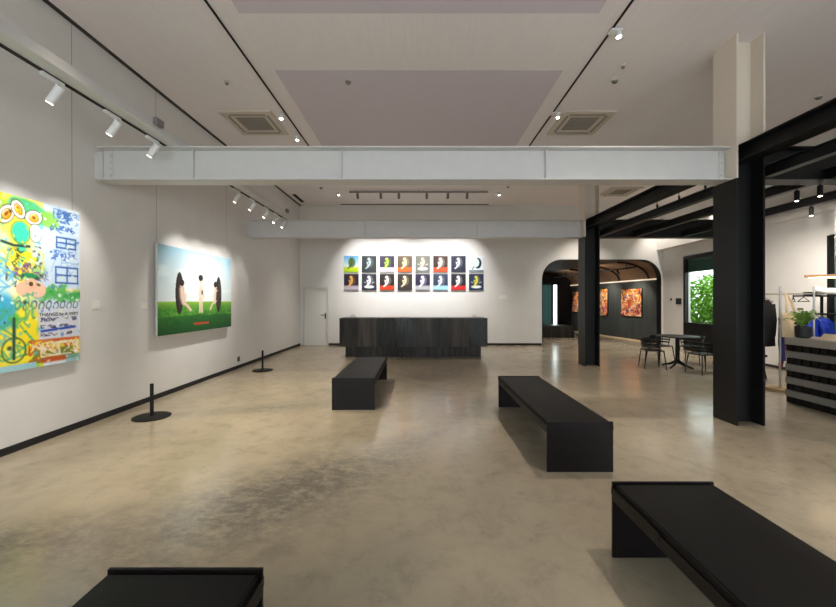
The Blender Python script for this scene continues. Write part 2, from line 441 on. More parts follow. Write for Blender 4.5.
for i in range(nP - 1):
    fs.append([2 * i, 2 * i + 1, 2 * i + 3, 2 * i + 2]); o = 2 * nP; fs.append([o + 2 * i, o + 2 * i + 2, o + 2 * i + 3, o + 2 * i + 1])
struct(mb.add(vs, fs).build('trim_5', M['bronze'], org=(8.2, 16, 2.37)))
struct(MB().box(3.4, 7.6, YB + 0.2, 19.2, 2.99, 3.1).build('ceiling_hall', M['hall_ceil']))
struct(MB().box(3.4, 3.55, YB + 0.2, 19.2, 0, 3.0).build('wall_hall_left', M['hall_wall']))
mb = MB(); mb.box(7.14, 8.9, 19.0, 19.2, 0, 3.2).box(3.4, 5.7, 19.0, 19.2, 0, 3.2).box(5.7, 7.14, 19.0, 19.2, 2.45, 3.2).box(5.7, 7.14, 19.0, 19.2, 0, 0.3)
struct(mb.build('wall_hall_end', M['black_matte']))
f = MB(); f.box(5.7, 5.76, 19.02, 19.12, 0.3, 2.45).box(7.08, 7.14, 19.02, 19.12, 0.3, 2.45).box(6.80, 6.87, 19.02, 19.12, 0.3, 2.45).box(5.76, 7.08, 19.02, 19.12, 2.38, 2.45).box(5.76, 7.08, 19.02, 19.12, 0.3, 0.36)
o = struct(f.build('window_6', M['black_steel']))
MB().box(5.76, 7.08, 19.06, 19.065, 0.36, 2.38).build('pane', M['glass'], o)
MB().box(5.76, 6.80, 19.085, 19.09, 0.36, 2.38).build('roller_blind', M['blind'], o)
# ribs and track of the vault
for k, s in enumerate((0.6, 2.2, 3.8)):
    pts = [(s, -0.03 - 1.25 * (1 - math.cos(t)), 2.36 + 0.60 * math.sin(t)) for t in [j / 12 * PI / 2 for j in range(13)]]
    o = MB(HW).tube(pts, 0.035, 8).build('vault_rib', M['black_steel'], smooth=True)
    tag(o, ['curved black rib in the bronze hall vault, nearest the arch', 'curved black rib in the middle of the bronze hall vault',
            'curved black rib farthest down the bronze hall vault'][k], 'rib', 'ribs of the hall vault')
tr = thing('hall_track', 'long black lighting track hung under the bronze vault in the hall', 'lighting track', HW(Vector((2.5, -1.0, 2.75))))
MB(HW).tube([(0.05, -1.0, 2.74), (HL - 0.1, -1.0, 2.74)], 0.025, 8).build('track', M['black_steel'], tr)
for s in (0.5, 2.6, 4.6): MB(HW).tube([(s, -1.0, 2.74), (s, -1.0, 2.97)], 0.012, 8).build('hanger', M['black_steel'], tr)
for s in (1.0, 2.5, 4.2):
    MB(HW).tube([(s, -1.0, 2.73), (s, -0.98, 2.66), (s, -0.93, 2.56)], 0.035, 10).build('lamp_head', M['black_steel'], tr)
for s, e in ((1.1, 80), (2.7, 80), (4.7, 80)):
    spot(HW(Vector((s, -1.1, 2.6))), HW(Vector((s, 0, 1.45))), e, 75, 0.8, 0.05)
spot(HW(Vector((2.0, -1.6, 2.55))), HW(Vector((2.0, -0.3, 3.0))), 30, 120, 1.0, 0.2)
spot(HW(Vector((1.6, -1.9, 2.9))), HW(Vector((1.6, -1.9, 0))), 110, 110, 1.0, 0.1)
spot(HW(Vector((4.4, -1.6, 2.55))), HW(Vector((4.4, -0.3, 3.0))), 24, 120, 1.0, 0.2)
b = MB().box(5.0, 6.55, 15.7, 16.9, 0, 0.5, 0.01)
tag(b.build('plinth_seat', M['stone']), 'long low black plinth before the tall window in the hall', 'plinth')

# ------------------------------------------------------------------ painter
class Pic:
    def __init__(s, w, h, c):
        s.w, s.h = w, h; s.a = np.zeros((h, w, 3)); s.a[:] = np.array(c) / 255.0
        s.X, s.Y = np.meshgrid((np.arange(w) + 0.5) / w, (np.arange(h) + 0.5) / h); s.r = np.random.RandomState(3)
    def put(s, mask, c, al=1.0):
        k = (np.clip(mask, 0, 1) * al)[..., None]; s.a = s.a * (1 - k) + np.array(c) / 255.0 * k
    def grad(s, c0, c1, y0=0, y1=1):
        t = np.clip((s.Y - y0) / (y1 - y0), 0, 1); m = (s.Y >= y0) & (s.Y <= y1)
        g = (1 - t)[..., None] * np.array(c0) / 255 + t[..., None] * np.array(c1) / 255
        s.a[m] = g[m]
    def ell(s, cx, cy, rx, ry, c, ang=0, al=1.0, soft=0.08):
        dx, dy = s.X - cx, s.Y - cy; ca, sa = math.cos(ang), math.sin(ang)
        u = (dx * ca + dy * sa) / rx; v = (-dx * sa + dy * ca) / ry
        s.put((1 - np.sqrt(u * u + v * v)) / soft + 0.5, c, al)
    def ring(s, cx, cy, rx, ry, w, c, ang=0, al=1.0):
        dx, dy = s.X - cx, s.Y - cy; ca, sa = math.cos(ang), math.sin(ang)
        u = (dx * ca + dy * sa) / rx; v = (-dx * sa + dy * ca) / ry
        s.put(1.2 - np.abs(1 - np.sqrt(u * u + v * v)) / w, c, al)
    def rect(s, x0, y0, x1, y1, c, al=1.0):
        s.put(((s.X >= x0) & (s.X <= x1) & (s.Y >= y0) & (s.Y <= y1)).astype(float), c, al)
    def line(s, pts, w, c, al=1.0):
        m = np.zeros_like(s.X)
        for (a, b) in zip(pts[:-1], pts[1:]):
            d = (b[0] - a[0], b[1] - a[1]); L = d[0] ** 2 + d[1] ** 2 + 1e-9
            t = np.clip(((s.X - a[0]) * d[0] + (s.Y - a[1]) * d[1]) / L, 0, 1)
            q = np.hypot(s.X - a[0] - t * d[0], s.Y - a[1] - t * d[1]); m = np.maximum(m, 1.4 - q / w)
        s.put(m, c, al)
    def scrib(s, x0, y0, x1, y1, n, w, c, al=0.9, step=0.03):
        for _ in range(n):
            p = [(s.r.uniform(x0, x1), s.r.uniform(y0, y1))]
            for _ in range(4): p.append((min(x1, max(x0, p[-1][0] + s.r.normal(0, step))), min(y1, max(y0, p[-1][1] + s.r.normal(0, step)))))
            s.line(p, w, c, al)

def canvas_mesh(name, P, O, U, V, parent):
    """colour grid; O top-left corner, U right vector, V down vector (world)"""
    h, w = P.h, P.w; O, U, V = Vector(O), Vector(U), Vector(V)
    o0 = ORG[parent.name]
    vs = [tuple(O + U * ((i + 0.0) / (w - 1)) + V * (j / (h - 1)) - o0) for j in range(h) for i in range(w)]
    fs = [[j * w + i, (j + 1) * w + i, (j + 1) * w + i + 1, j * w + i + 1] for j in range(h - 1) for i in range(w - 1)]
    me = bpy.data.meshes.new(name); me.from_pydata(vs, [], fs); me.materials.append(M['paint'])
    at = me.color_attributes.new('paint', 'FLOAT_COLOR', 'POINT')
    a = np.clip(P.a, 0, 1); a = np.where(a <= 0.04045, a / 12.92, ((a + 0.055) / 1.055) ** 2.4)
    at.data.foreach_set('color', np.concatenate([a.reshape(-1, 3), np.ones((h * w, 1))], 1).astype(np.float32).ravel())
    ob = bpy.data.objects.new(name, me); COL.objects.link(ob); ob.parent = parent; ORG[ob.name] = o0
    return ob

def lettering(name, text, size, O, U, Vup, parent, m, ext=0.001):
    cu = bpy.data.curves.new('tmp', 'FONT'); cu.body = text; cu.size = size; cu.extrude = ext
    t = bpy.data.objects.new('tmp', cu); COL.objects.link(t); dg = bpy.context.evaluated_depsgraph_get()
    me = bpy.data.meshes.new_from_object(t.evaluated_get(dg)); bpy.data.objects.remove(t); bpy.data.curves.remove(cu)
    U, Vup = Vector(U), Vector(Vup); Nn = U.cross(Vup); o0 = Vector(O) - ORG[parent.name]
    for v in me.vertices: v.co = o0 + U * v.co.x + Vup * v.co.y + Nn * v.co.z
    me.name = name; me.materials.clear(); me.materials.append(m)
    ob = bpy.data.objects.new(name, me); COL.objects.link(ob); ob.parent = parent; ORG[ob.name] = ORG[parent.name]
    return ob

# --- large graffiti-style painting on the left wall
y0, y1, z0, z1 = 2.66, 4.50, 0.84, 2.62; XF = XL + 0.06
p1 = thing('painting', 'large colourful graffiti style painting with yellow and blue paint and handwritten text', 'painting', (XL + 0.03, (y0 + y1) / 2, z0))
MB().box(XL + 0.012, XF, y0, y1, z0, z1, 0.004).build('stretcher', M['canvas_edge'], p1)
P = Pic(260, 250, (214, 226, 236)); R = P.r
P.rect(0, 0, 0.76, 1, (238, 222, 70)); P.rect(0.80, 0.0, 1, 0.66, (206, 222, 238))
P.ell(0.80, 0.4, 0.12, 0.4, (196, 216, 236), 0, 0.9, 0.5); P.ell(0.86, 0.15, 0.1, 0.14, (196, 218, 240), 0, 0.9, 0.5)
for _ in range(60): P.ell(R.uniform(0.0, 0.75), R.uniform(0, 1), R.uniform(0.01, 0.05), R.uniform(0.01, 0.06), [(250, 236, 60), (226, 214, 40), (120, 196, 70), (240, 240, 220), (90, 190, 190)][R.randint(5)], R.uniform(0, 3), 0.6, 0.6)
P.ell(0.28, 0.45, 0.25, 0.4, (120, 200, 196), 0.3, 0.8, 0.6)
P.ell(0.50, 0.55, 0.07, 0.17, (70, 190, 220), 0.1, 0.9, 0.5); P.ell(0.57, 0.5, 0.06, 0.1, (240, 244, 238), 0, 0.8, 0.5)
P.ell(0.69, 0.075, 0.12, 0.06, (70, 180, 120), 0.35, 0.95, 0.25); P.ell(0.80, 0.10, 0.06, 0.05, (130, 190, 70), 0.6, 0.9, 0.4)
for (cx, cy, rx, ry, an) in ((0.562, 0.115, 0.036, 0.06, 0.5), (0.622, 0.075, 0.034, 0.055, -0.35), (0.705, 0.105, 0.05, 0.042, -0.5)):
    P.ell(cx, cy, rx, ry, (244, 240, 226), an); P.ring(cx, cy, rx, ry, 0.1, (60, 60, 40), an, 0.8)
    P.ell(cx + 0.005, cy + 0.005, rx * 0.55, ry * 0.55, (228, 166, 40), an); P.ring(cx, cy, rx * 0.55, ry * 0.55, 0.16, (150, 90, 20), an, 0.9); P.ell(cx, cy, rx * 0.2, ry * 0.25, (140, 70, 30), an)
P.ell(0.635, 0.205, 0.045, 0.06, (60, 200, 170)); P.ell(0.64, 0.32, 0.025, 0.08, (60, 200, 160), 0, 0.9, 0.4); P.ell(0.715, 0.195, 0.032, 0.05, (236, 240, 240), 0, 0.9)
P.ring(0.715, 0.195, 0.036, 0.055, 0.1, (90, 120, 120), 0, 0.7); P.ring(0.635, 0.205, 0.05, 0.065, 0.08, (90, 140, 40), 0, 0.8)
P.line([(0.54, 0.27), (0.6, 0.285), (0.68, 0.28)], 0.008, (30, 60, 60))
P.scrib(0.56, 0.3, 0.72, 0.52, 34, 0.003, (70, 70, 36), 0.8, 0.015); P.scrib(0.56, 0.28, 0.76, 0.5, 26, 0.005, (240, 222, 40), 0.9, 0.015); P.scrib(0.6, 0.38, 0.8, 0.48, 22, 0.003, (120, 70, 140), 0.8, 0.012)
P.scrib(0.82, 0.02, 0.99, 0.1, 60, 0.003, (60, 104, 172), 0.7, 0.012); P.scrib(0.80, 0.12, 0.96, 0.17, 22, 0.003, (48, 90, 176), 0.8, 0.009)
P.scrib(0.80, 0.28, 0.96, 0.34, 24, 0.003, (48, 90, 176), 0.8, 0.009); P.scrib(0.78, 0.2, 0.99, 0.6, 12, 0.003, (120, 160, 206), 0.6)
for (x0_, y0_, x1_, y1_) in ((0.84, 0.195, 0.965, 0.26), (0.835, 0.385, 0.98, 0.485)):
    for t in (0, 0.5, 1): P.line([(x0_ + (x1_ - x0_) * t, y0_), (x0_ + (x1_ - x0_) * t, y1_)], 0.005, (52, 92, 160))
    for t in (0, 0.5, 1): P.line([(x0_, y0_ + (y1_ - y0_) * t), (x1_, y0_ + (y1_ - y0_) * t)], 0.006, (52, 92, 160))
P.rect(0.74, 0.52, 1, 0.555, (232, 226, 120), 0.8)
P.line([(0.73, 0.56), (0.80, 0.545), (0.90, 0.57), (0.99, 0.56)], 0.026, (46, 150, 72), 0.95); P.scrib(0.74, 0.5, 0.99, 0.6, 20, 0.008, (90, 180, 90), 0.7)
P.ell(0.68, 0.46, 0.05, 0.025, (40, 140, 90)); P.ell(0.655, 0.53, 0.045, 0.045, (240, 190, 160)); P.ell(0.73, 0.535, 0.045, 0.045, (242, 196, 166)); P.ell(0.69, 0.50, 0.035, 0.035, (238, 186, 154)); P.ell(0.69, 0.5, 0.012, 0.014, (80, 60, 40))
for k in range(9): P.ring(0.62 + k * 0.043, 0.625 + 0.006 * (k % 2), 0.014, 0.024, 0.3, (70, 70, 60), 0.3, 0.85)
P.ell(0.55, 0.66, 0.06, 0.1, (60, 170, 216), 0, 0.9, 0.4); P.ell(0.60, 0.7, 0.03, 0.03, (90, 190, 60), 0, 0.9, 0.5); P.ell(0.67, 0.8, 0.055, 0.16, (246, 222, 40), 0.1, 0.95, 0.4); P.ell(0.58, 0.86, 0.06, 0.09, (236, 224, 60), 0, 0.8, 0.5)
P.scrib(0.45, 0.55, 0.7, 0.95, 18, 0.006, (70, 170, 130), 0.7, 0.05); P.scrib(0.42, 0.3, 0.6, 0.9, 16, 0.006, (80, 170, 216), 0.6, 0.05)
P.rect(0.735, 0.65, 0.985, 0.835, (212, 212, 222), 0.95)
P.scrib(0.745, 0.705, 0.97, 0.725, 13, 0.003, (70, 70, 90), 0.9, 0.012); P.scrib(0.745, 0.75, 0.97, 0.77, 13, 0.003, (70, 70, 100), 0.9, 0.012); P.scrib(0.745, 0.80, 0.94, 0.815, 10, 0.003, (80, 80, 100), 0.9, 0.012)
P.line([(0.75, 0.785), (0.96, 0.77)], 0.008, (40, 70, 170))
P.rect(0.70, 0.85, 1, 0.955, (228, 196, 60), 0.9); P.scrib(0.68, 0.84, 0.99, 0.96, 18, 0.005, (200, 90, 40), 0.8, 0.06); P.scrib(0.7, 0.9, 0.98, 0.97, 20, 0.006, (120, 130, 50), 0.8, 0.05); P.scrib(0.7, 0.86, 0.98, 0.94, 14, 0.005, (240, 226, 200), 0.8, 0.05)
P.line([(0.76, 0.965), (0.9, 0.965)], 0.016, (206, 70, 30), 0.8)
P.line([(0.6, 0.7), (0.6, 0.93)], 0.008, (40, 70, 60)); P.ring(0.6, 0.88, 0.06, 0.07, 0.1, (50, 90, 60), 0, 0.8)
P.rect(0, 0.965, 0.72, 1, (150, 200, 226), 0.9); P.rect(0.9, 0.95, 1, 1, (120, 170, 180), 0.7)
for _ in range(420):
    cx_ = R.uniform(0, 1); cy2 = R.uniform(0, 1)
    pal = [(250, 244, 150), (240, 220, 30), (90, 190, 170), (70, 150, 90), (60, 60, 50), (250, 250, 245), (80, 180, 220)] if cx_ < 0.75 else [(250, 250, 250), (160, 196, 230), (90, 130, 190), (226, 230, 200)]
    P.ell(cx_, cy2, R.uniform(0.003, 0.014), R.uniform(0.003, 0.012), pal[R.randint(len(pal))], R.uniform(0, 3), 0.75, 0.6)
canvas_mesh('canvas', P, (XF + 0.001, y0, z1), (0, y1 - y0, 0), (0, 0, z0 - z1), p1)
lettering('lettering', 'THANGS by A VERY', 0.053, (XF + 0.003, y0 + 0.735 * 1.84, z1 - 0.69 * 1.79), (0, 1, 0), (0, 0, 1), p1, M['ink'])
for yy in (2.8, 4.44): MB().tube([(XL + 0.02, yy, z1 - 0.02), (XL + 0.012, yy, ZC - 0.02)], 0.0022, 6).build('hanging_wire', M['wire'], p1)

# --- meadow painting
y0, y1, z0, z1 = 5.79, 8.06, 1.0, 2.45; XF = XL + 0.09
p2 = thing('painting', 'large landscape painting of pale figures and dark discs on a green meadow', 'painting', (XL + 0.04, (y0 + y1) / 2, z0))
MB().box(XF - 0.035, XF, y0, y1, z0, z1, 0.004).build('stretcher', M['canvas_edge'], p2)
P = Pic(230, 150, (220, 235, 242)); R = P.r
P.grad((150, 190, 210), (226, 238, 240), 0, 0.63)
for _ in range(16): P.ell(R.uniform(0, 1), R.uniform(0.03, 0.55), R.uniform(0.05, 0.2), R.uniform(0.02, 0.05), (238, 244, 246), -0.1, 0.5, 0.9)
P.ell(0.55, 0.4, 0.4, 0.32, (246, 250, 250), 0, 0.7, 0.9)
P.grad((150, 190, 70), (60, 130, 44), 0.63, 0.72); P.grad((60, 130, 44), (22, 74, 34), 0.72, 1.0)
P.scrib(0, 0.64, 1, 0.8, 90, 0.006, (110, 176, 60), 0.35, 0.05); P.scrib(0, 0.8, 1, 1, 70, 0.008, (24, 84, 36), 0.4, 0.05)
for cx in (0.235, 0.775):
    P.ell(cx, 0.53, 0.047, 0.245, (44, 38, 38), 0, 1, 0.04); P.ell(cx + 0.008, 0.53, 0.028, 0.2, (62, 52, 52), 0, 0.9, 0.2)
skin = (236, 206, 184); hair = (40, 34, 36)
P.line([(0.262, 0.48), (0.268, 0.58), (0.285, 0.64)], 0.03, skin); P.line([(0.285, 0.64), (0.335, 0.68), (0.37, 0.73)], 0.017, skin); P.line([(0.265, 0.52), (0.31, 0.55), (0.29, 0.61)], 0.01, skin); P.ell(0.262, 0.42, 0.024, 0.045, skin); P.ell(0.262, 0.405, 0.028, 0.04, hair)
P.line([(0.505, 0.44), (0.505, 0.60)], 0.028, skin); P.line([(0.495, 0.6), (0.493, 0.76)], 0.013, skin); P.line([(0.52, 0.6), (0.522, 0.76)], 0.013, skin); P.line([(0.53, 0.46), (0.548, 0.58)], 0.011, skin); P.ell(0.505, 0.35, 0.026, 0.05, skin); P.ell(0.505, 0.325, 0.032, 0.04, hair); P.ell(0.525, 0.51, 0.011, 0.03, (70, 54, 50))
P.line([(0.735, 0.48), (0.73, 0.6), (0.715, 0.63)], 0.026, skin); P.line([(0.715, 0.63), (0.675, 0.66), (0.645, 0.73)], 0.014, skin); P.line([(0.73, 0.5), (0.70, 0.56)], 0.01, skin); P.ell(0.725, 0.415, 0.024, 0.045, skin); P.ell(0.725, 0.395, 0.028, 0.04, hair); P.line([(0.752, 0.5), (0.745, 0.6)], 0.012, (40, 36, 38))
P.line([(0.42, 0.9), (0.6, 0.9)], 0.016, (150, 60, 40), 0.35)
canvas_mesh('canvas', P, (XF + 0.001, y0, z1), (0, y1 - y0, 0), (0, 0, z0 - z1), p2)
# small red caption: unreadable dashes in the photograph
mb = MB(); yy = y0 + 0.41 * 2.3
while yy < y0 + 0.61 * 2.3:
    wd = rnd.uniform(0.012, 0.03); mb.box(XF + 0.001, XF + 0.003, yy, yy + wd, z1 - 0.915 * 1.46, z1 - 0.885 * 1.46); yy += wd + 0.008
mb.build('caption', M['red_ink'], p2)
for yy in (5.86, 8.0): MB().tube([(XL + 0.03, yy, z1 - 0.02), (XL + 0.012, yy, ZC - 0.02)], 0.0022, 6).build('hanging_wire', M['wire'], p2)

# --- sixteen small pictures on the back wall
cells = [
 # bg, figure, ground, style, label
 ((96, 160, 206), (70, 96, 40), (190, 206, 30), 'sky', 'small picture with blue sky and yellow green ground, top left of the wall grid'),
 ((48, 54, 56), (170, 186, 190), (62, 66, 66), 'plain', 'small charcoal picture with a blue grey curled figure, second in the top row'),
 ((56, 50, 74), (160, 186, 70), (214, 204, 236), 'ground', 'small dark picture with a green figure over pale violet ground, top row'),
 ((94, 80, 66), (236, 222, 170), (226, 92, 40), 'ground', 'small brown picture with a cream figure over orange ground, top row'),
 ((104, 106, 100), (232, 208, 180), (236, 238, 238), 'puddle', 'small grey picture with a pale figure on a white puddle, top row'),
 ((60, 44, 40), (236, 224, 218), (226, 70, 36), 'ground', 'small dark brown picture with white figure over red orange ground, top row'),
 ((40, 42, 58), (196, 202, 214), (46, 48, 62), 'plain', 'small navy picture with a pale grey curled figure, seventh in the top row'),
 ((222, 230, 238), (40, 50, 48), (120, 132, 142), 'white', 'small white picture with a dark crescent, top right of the wall grid'),
 ((44, 32, 48), (224, 168, 80), (176, 166, 182), 'ground', 'small dark picture with golden figure over grey ground, bottom left of the grid'),
 ((46, 48, 58), (232, 236, 240), (222, 230, 236), 'puddle', 'small charcoal picture with white figure on white puddle, second in the bottom row'),
 ((46, 38, 38), (240, 232, 226), (214, 60, 26), 'ground', 'small dark picture with white figure over red ground, third in the bottom row'),
 ((54, 48, 46), (228, 220, 180), (60, 56, 54), 'plain', 'small dark picture with a big cream curled figure, fourth in the bottom row'),
 ((46, 40, 66), (232, 230, 244), (168, 168, 176), 'ground', 'small purple dark picture with white figure over grey ground, bottom row'),
 ((52, 62, 84), (206, 210, 220), (150, 200, 230), 'ground', 'small slate picture with pale figure over light blue ground, bottom row'),
 ((38, 38, 50), (240, 238, 238), (206, 40, 40), 'ground', 'small dark picture with white figure over crimson ground, seventh in the bottom row'),
 ((42, 52, 80), (216, 210, 90), (236, 240, 240), 'puddle', 'small navy picture with yellow figure on white puddle, bottom right of the grid'),
]
for i, (bg, fg, gd, st, lab) in enumerate(cells):
    c, r = i % 8, i // 8
    x0 = -2.615 + c * 0.622; zt = 3.125 - r * 0.63; w, h = 0.512, 0.575
    t = thing('small_picture', lab, 'picture', (x0 + w / 2, YB - 0.02, zt - h), 'grid of sixteen small pictures')
    MB().box(x0, x0 + w, YB - 0.04, YB, zt - h, zt, 0.003).build('stretcher', M['canvas_edge'], t)
    P = Pic(44, 48, bg)
    if st == 'sky': P.grad((90, 160, 214), (206, 226, 214), 0, 0.66); P.grad((206, 214, 60), (150, 190, 20), 0.66, 1)
    elif st == 'ground':
        P.grad(bg, tuple(int(v * 0.9) for v in bg), 0, 0.7); P.grad(tuple(int(0.5 * a + 0.5 * b) for a, b in zip(bg, gd)), gd, 0.68, 0.78); P.rect(0, 0.78, 1, 0.93, gd); P.rect(0, 0.93, 1, 1, tuple(int(0.5 * v) + 30 for v in gd))
    elif st == 'puddle': P.ell(0.5, 0.78, 0.34, 0.09, gd, 0, 0.95, 0.3)
    elif st == 'white': P.rect(0, 0.86, 1, 1, gd)
    if st == 'white':
        P.ell(0.6, 0.45, 0.25, 0.32, fg); P.ell(0.48, 0.42, 0.22, 0.27, (206, 222, 226)); P.line([(0.34, 0.66), (0.24, 0.8)], 0.05, (120, 150, 150))
    else:
        dk = tuple(int(v * 0.45 + 0.25 * b) for v, b in zip(fg, bg))
        P.ell(0.54, 0.4, 0.24, 0.3, dk, 0, 0.7, 0.2); P.ell(0.50, 0.42, 0.15, 0.2, bg if st != 'sky' else (90, 110, 50), 0, 0.8, 0.2)
        P.line([(0.5, 0.22), (0.56, 0.34), (0.54, 0.5), (0.42, 0.62)], 0.07, fg); P.ell(0.48, 0.2, 0.09, 0.08, fg); P.line([(0.5, 0.55), (0.4, 0.68), (0.28, 0.76)], 0.045, fg); P.line([(0.52, 0.36), (0.36, 0.42), (0.4, 0.5)], 0.035, fg)
        if st == 'puddle': P.line([(0.18, 0.5), (0.28, 0.53)], 0.03, gd, 0.6); P.line([(0.72, 0.55), (0.84, 0.5)], 0.03, gd, 0.6)
    canvas_mesh('canvas', P, (x0 + 0.002, YB - 0.0405, zt - 0.002), (w - 0.004, 0, 0), (0, 0, -h + 0.004), t)

# --- three warm paintings in the hall
hp = [(14.12, 15.25, 2.03, 0.95, 'warm orange and red abstract painting on the dark hall wall, nearest the arch'),
      (16.1, 17.2, 2.09, 0.90, 'orange and yellow abstract painting on the hall wall, seen beside the black column'),
      (17.6, 18.82, 2.02, 1.0, 'reddish abstract painting on the hall wall, farthest from the arch')]
for k, (ya, yb, zt, zb, lab) in enumerate(hp):
    sa, sb = (ya - 13.2) / HD.y, (yb - 13.2) / HD.y
    t = thing('abstract_painting', lab, 'painting', HW(Vector(((sa + sb) / 2, -0.02, zb))), 'warm abstract paintings in the hall')
    MB(HW).box(sa, sb, -0.05, 0, zb, zt, 0.003).build('stretcher', M['black_matte'], t)
    P = Pic(70, 60, (206, 96, 50)); P.r = np.random.RandomState(20 + k)
    P.grad((240, 170, 60), (190, 70, 70), 0, 1)
    for _ in range(110):
        c = [(250, 200, 90), (220, 80, 30), (190, 40, 50), (240, 130, 50), (120, 50, 70), (250, 220, 170), (90, 90, 140), (240, 226, 206), (214, 130, 150), (150, 110, 160)][P.r.randint(10)]
        P.ell(P.r.uniform(0, 1), P.r.uniform(0, 1), P.r.uniform(0.01, 0.06), P.r.uniform(0.02, 0.12), c, P.r.uniform(0, 3), 0.75, 0.6)
    P.scrib(0, 0.0, 1, 1, 30, 0.012, (70, 30, 40), 0.7, 0.12); P.scrib(0, 0, 1, 1, 24, 0.012, (255, 226, 150), 0.7, 0.12)
    canvas_mesh('canvas', P, HW(Vector((sb - 0.01, -0.0505, zt - 0.01))), HW(Vector((sa + 0.01, 0, 0))) - HW(Vector((sb - 0.01, 0, 0))), (0, 0, zb - zt + 0.02), t)

# ------------------------------------------------------------------ steel frame
def column(yc, lab):
    x0, x1, ya, yb = 3.94, 4.295, yc - 0.185, yc + 0.185; tf, tw = 0.022, 0.016
    t = thing('steel_column', lab, 'column', ((x0 + x1) / 2, yc, 0), 'steel columns between the gallery and the cafe')
    zb = 3.08
    MB().box(x0, x0 + tf, ya, yb, 0, zb).box(x1 - tf, x1, ya, yb, 0, 3.5).box(x0 + tf, x1 - tf, yc - tw / 2, yc + tw / 2, 0, 3.5).build('black_shaft', M['black_steel'], t)
    MB().box(x0, x0 + tf, ya, yb, zb, ZC).box(x1 - tf, x1, ya, yb, 3.5, ZC).box(x0 + tf, x1 - tf, yc - tw / 2, yc + tw / 2, 3.5, ZC).build('white_shaft', M['white_col'], t)
    return t
column(4.80, 'tall steel column, black below and white above, nearest on the right'); column(9.02, 'tall steel column, black below and white above, farther back near the arch')

def hbeam(t, ax, c, a0, a1, z0, z1, wf, m, tf=0.016, tw=0.012):
    def B(mb, c0, c1, e0, e1, u0, u1):
        return mb.box(u0, u1, c0, c1, e0, e1) if ax == 'x' else mb.box(c0, c1, u0, u1, e0, e1)
    B(MB(), c - wf / 2, c + wf / 2, z1 - tf, z1, a0, a1).build('top_flange', m, t)
    B(MB(), c - wf / 2, c + wf / 2, z0, z0 + tf, a0, a1).build('bottom_flange', m, t)
    B(MB(), c - tw / 2, c + tw / 2, z0 + tf, z1 - tf, a0, a1).build('web', m, t)

for yc, lab in ((4.80, 'white steel beam across the gallery, nearer of the two'), (9.02, 'white steel beam across the gallery, farther one before the picture wall')):
    t = thing('steel_beam', lab, 'beam', (0, yc, 3.08), 'white beams across the gallery')
    hbeam(t, 'x', yc, -4.06, 3.938, 3.08, 3.5, 0.24, M['white_steel'])
    MB().box(XL, -4.06, yc - 0.03, yc + 0.03, 3.12, 3.46).build('wall_bracket', M['white_steel'], t)
    for xe in (-4.0, 3.86):
        MB().box(xe, xe + 0.06, yc - 0.018, yc - 0.006, 3.11, 3.47).build('end_plate', M['white_steel'], t)
        for zz in (3.17, 3.25, 3.33, 3.41): MB().tube([(xe + 0.03, yc - 0.018, zz), (xe + 0.03, yc - 0.032, zz)], 0.011, 8).build('bolt', M['white_steel'], t)
    for xs_ in ((-2.9, -1.0, 1.62) if yc < 6 else (-1.3, 1.4)):
        MB().box(xs_, xs_ + 0.012, yc - 0.05, yc - 0.006, 3.096, 3.484).build('stiffener', M['white_steel'], t)

for yc, xr, lab in ((4.80, 7.86, 'black cross beam running from the near column to the right wall'), (9.02, 8.04, 'black cross beam running from the far column to the right wall')):
    t = thing('cross_beam', lab, 'beam', (6, yc, 3.08), 'black cross beams over the cafe')
    hbeam(t, 'x', yc, 4.295, xr, 3.08, 3.5, 0.24, M['black_steel'])
# beams along the room
for (ya, yb, lab) in ((YF, 4.79, 'black edge beam running from the near column toward the viewer'), (4.81, 9.01, 'black edge beam between the near and far columns'), ):
    t = thing('edge_beam', lab, 'beam', (4.1, (ya + yb) / 2, 3.34), 'black edge beams on the column line')
    hbeam(t, 'y', 4.10, ya, yb, 3.30, 3.5, 0.22, M['black_steel'])
for x, labs in ((4.36, ('slim black joist beside the column line, in the near bay', 'slim black joist beside the column line, between the two cross beams')),
                (5.24, ('second slim black joist from the column line, in the near bay', 'second slim black joist from the column line, between the cross beams')),
                (6.38, ('third slim black joist from the column line, in the near bay', 'third slim black joist from the column line, between the cross beams'))):
    for (ya, yb), lab in zip(((YF, 4.795), (4.805, 9.015)), labs):
        t = thing('joist', lab, 'joist', (x, (ya + yb) / 2, 3.097), 'slim black joists over the cafe')
        hbeam(t, 'y', x, ya, yb, 3.097, 3.237, 0.10, M['black_steel'], 0.01, 0.008)

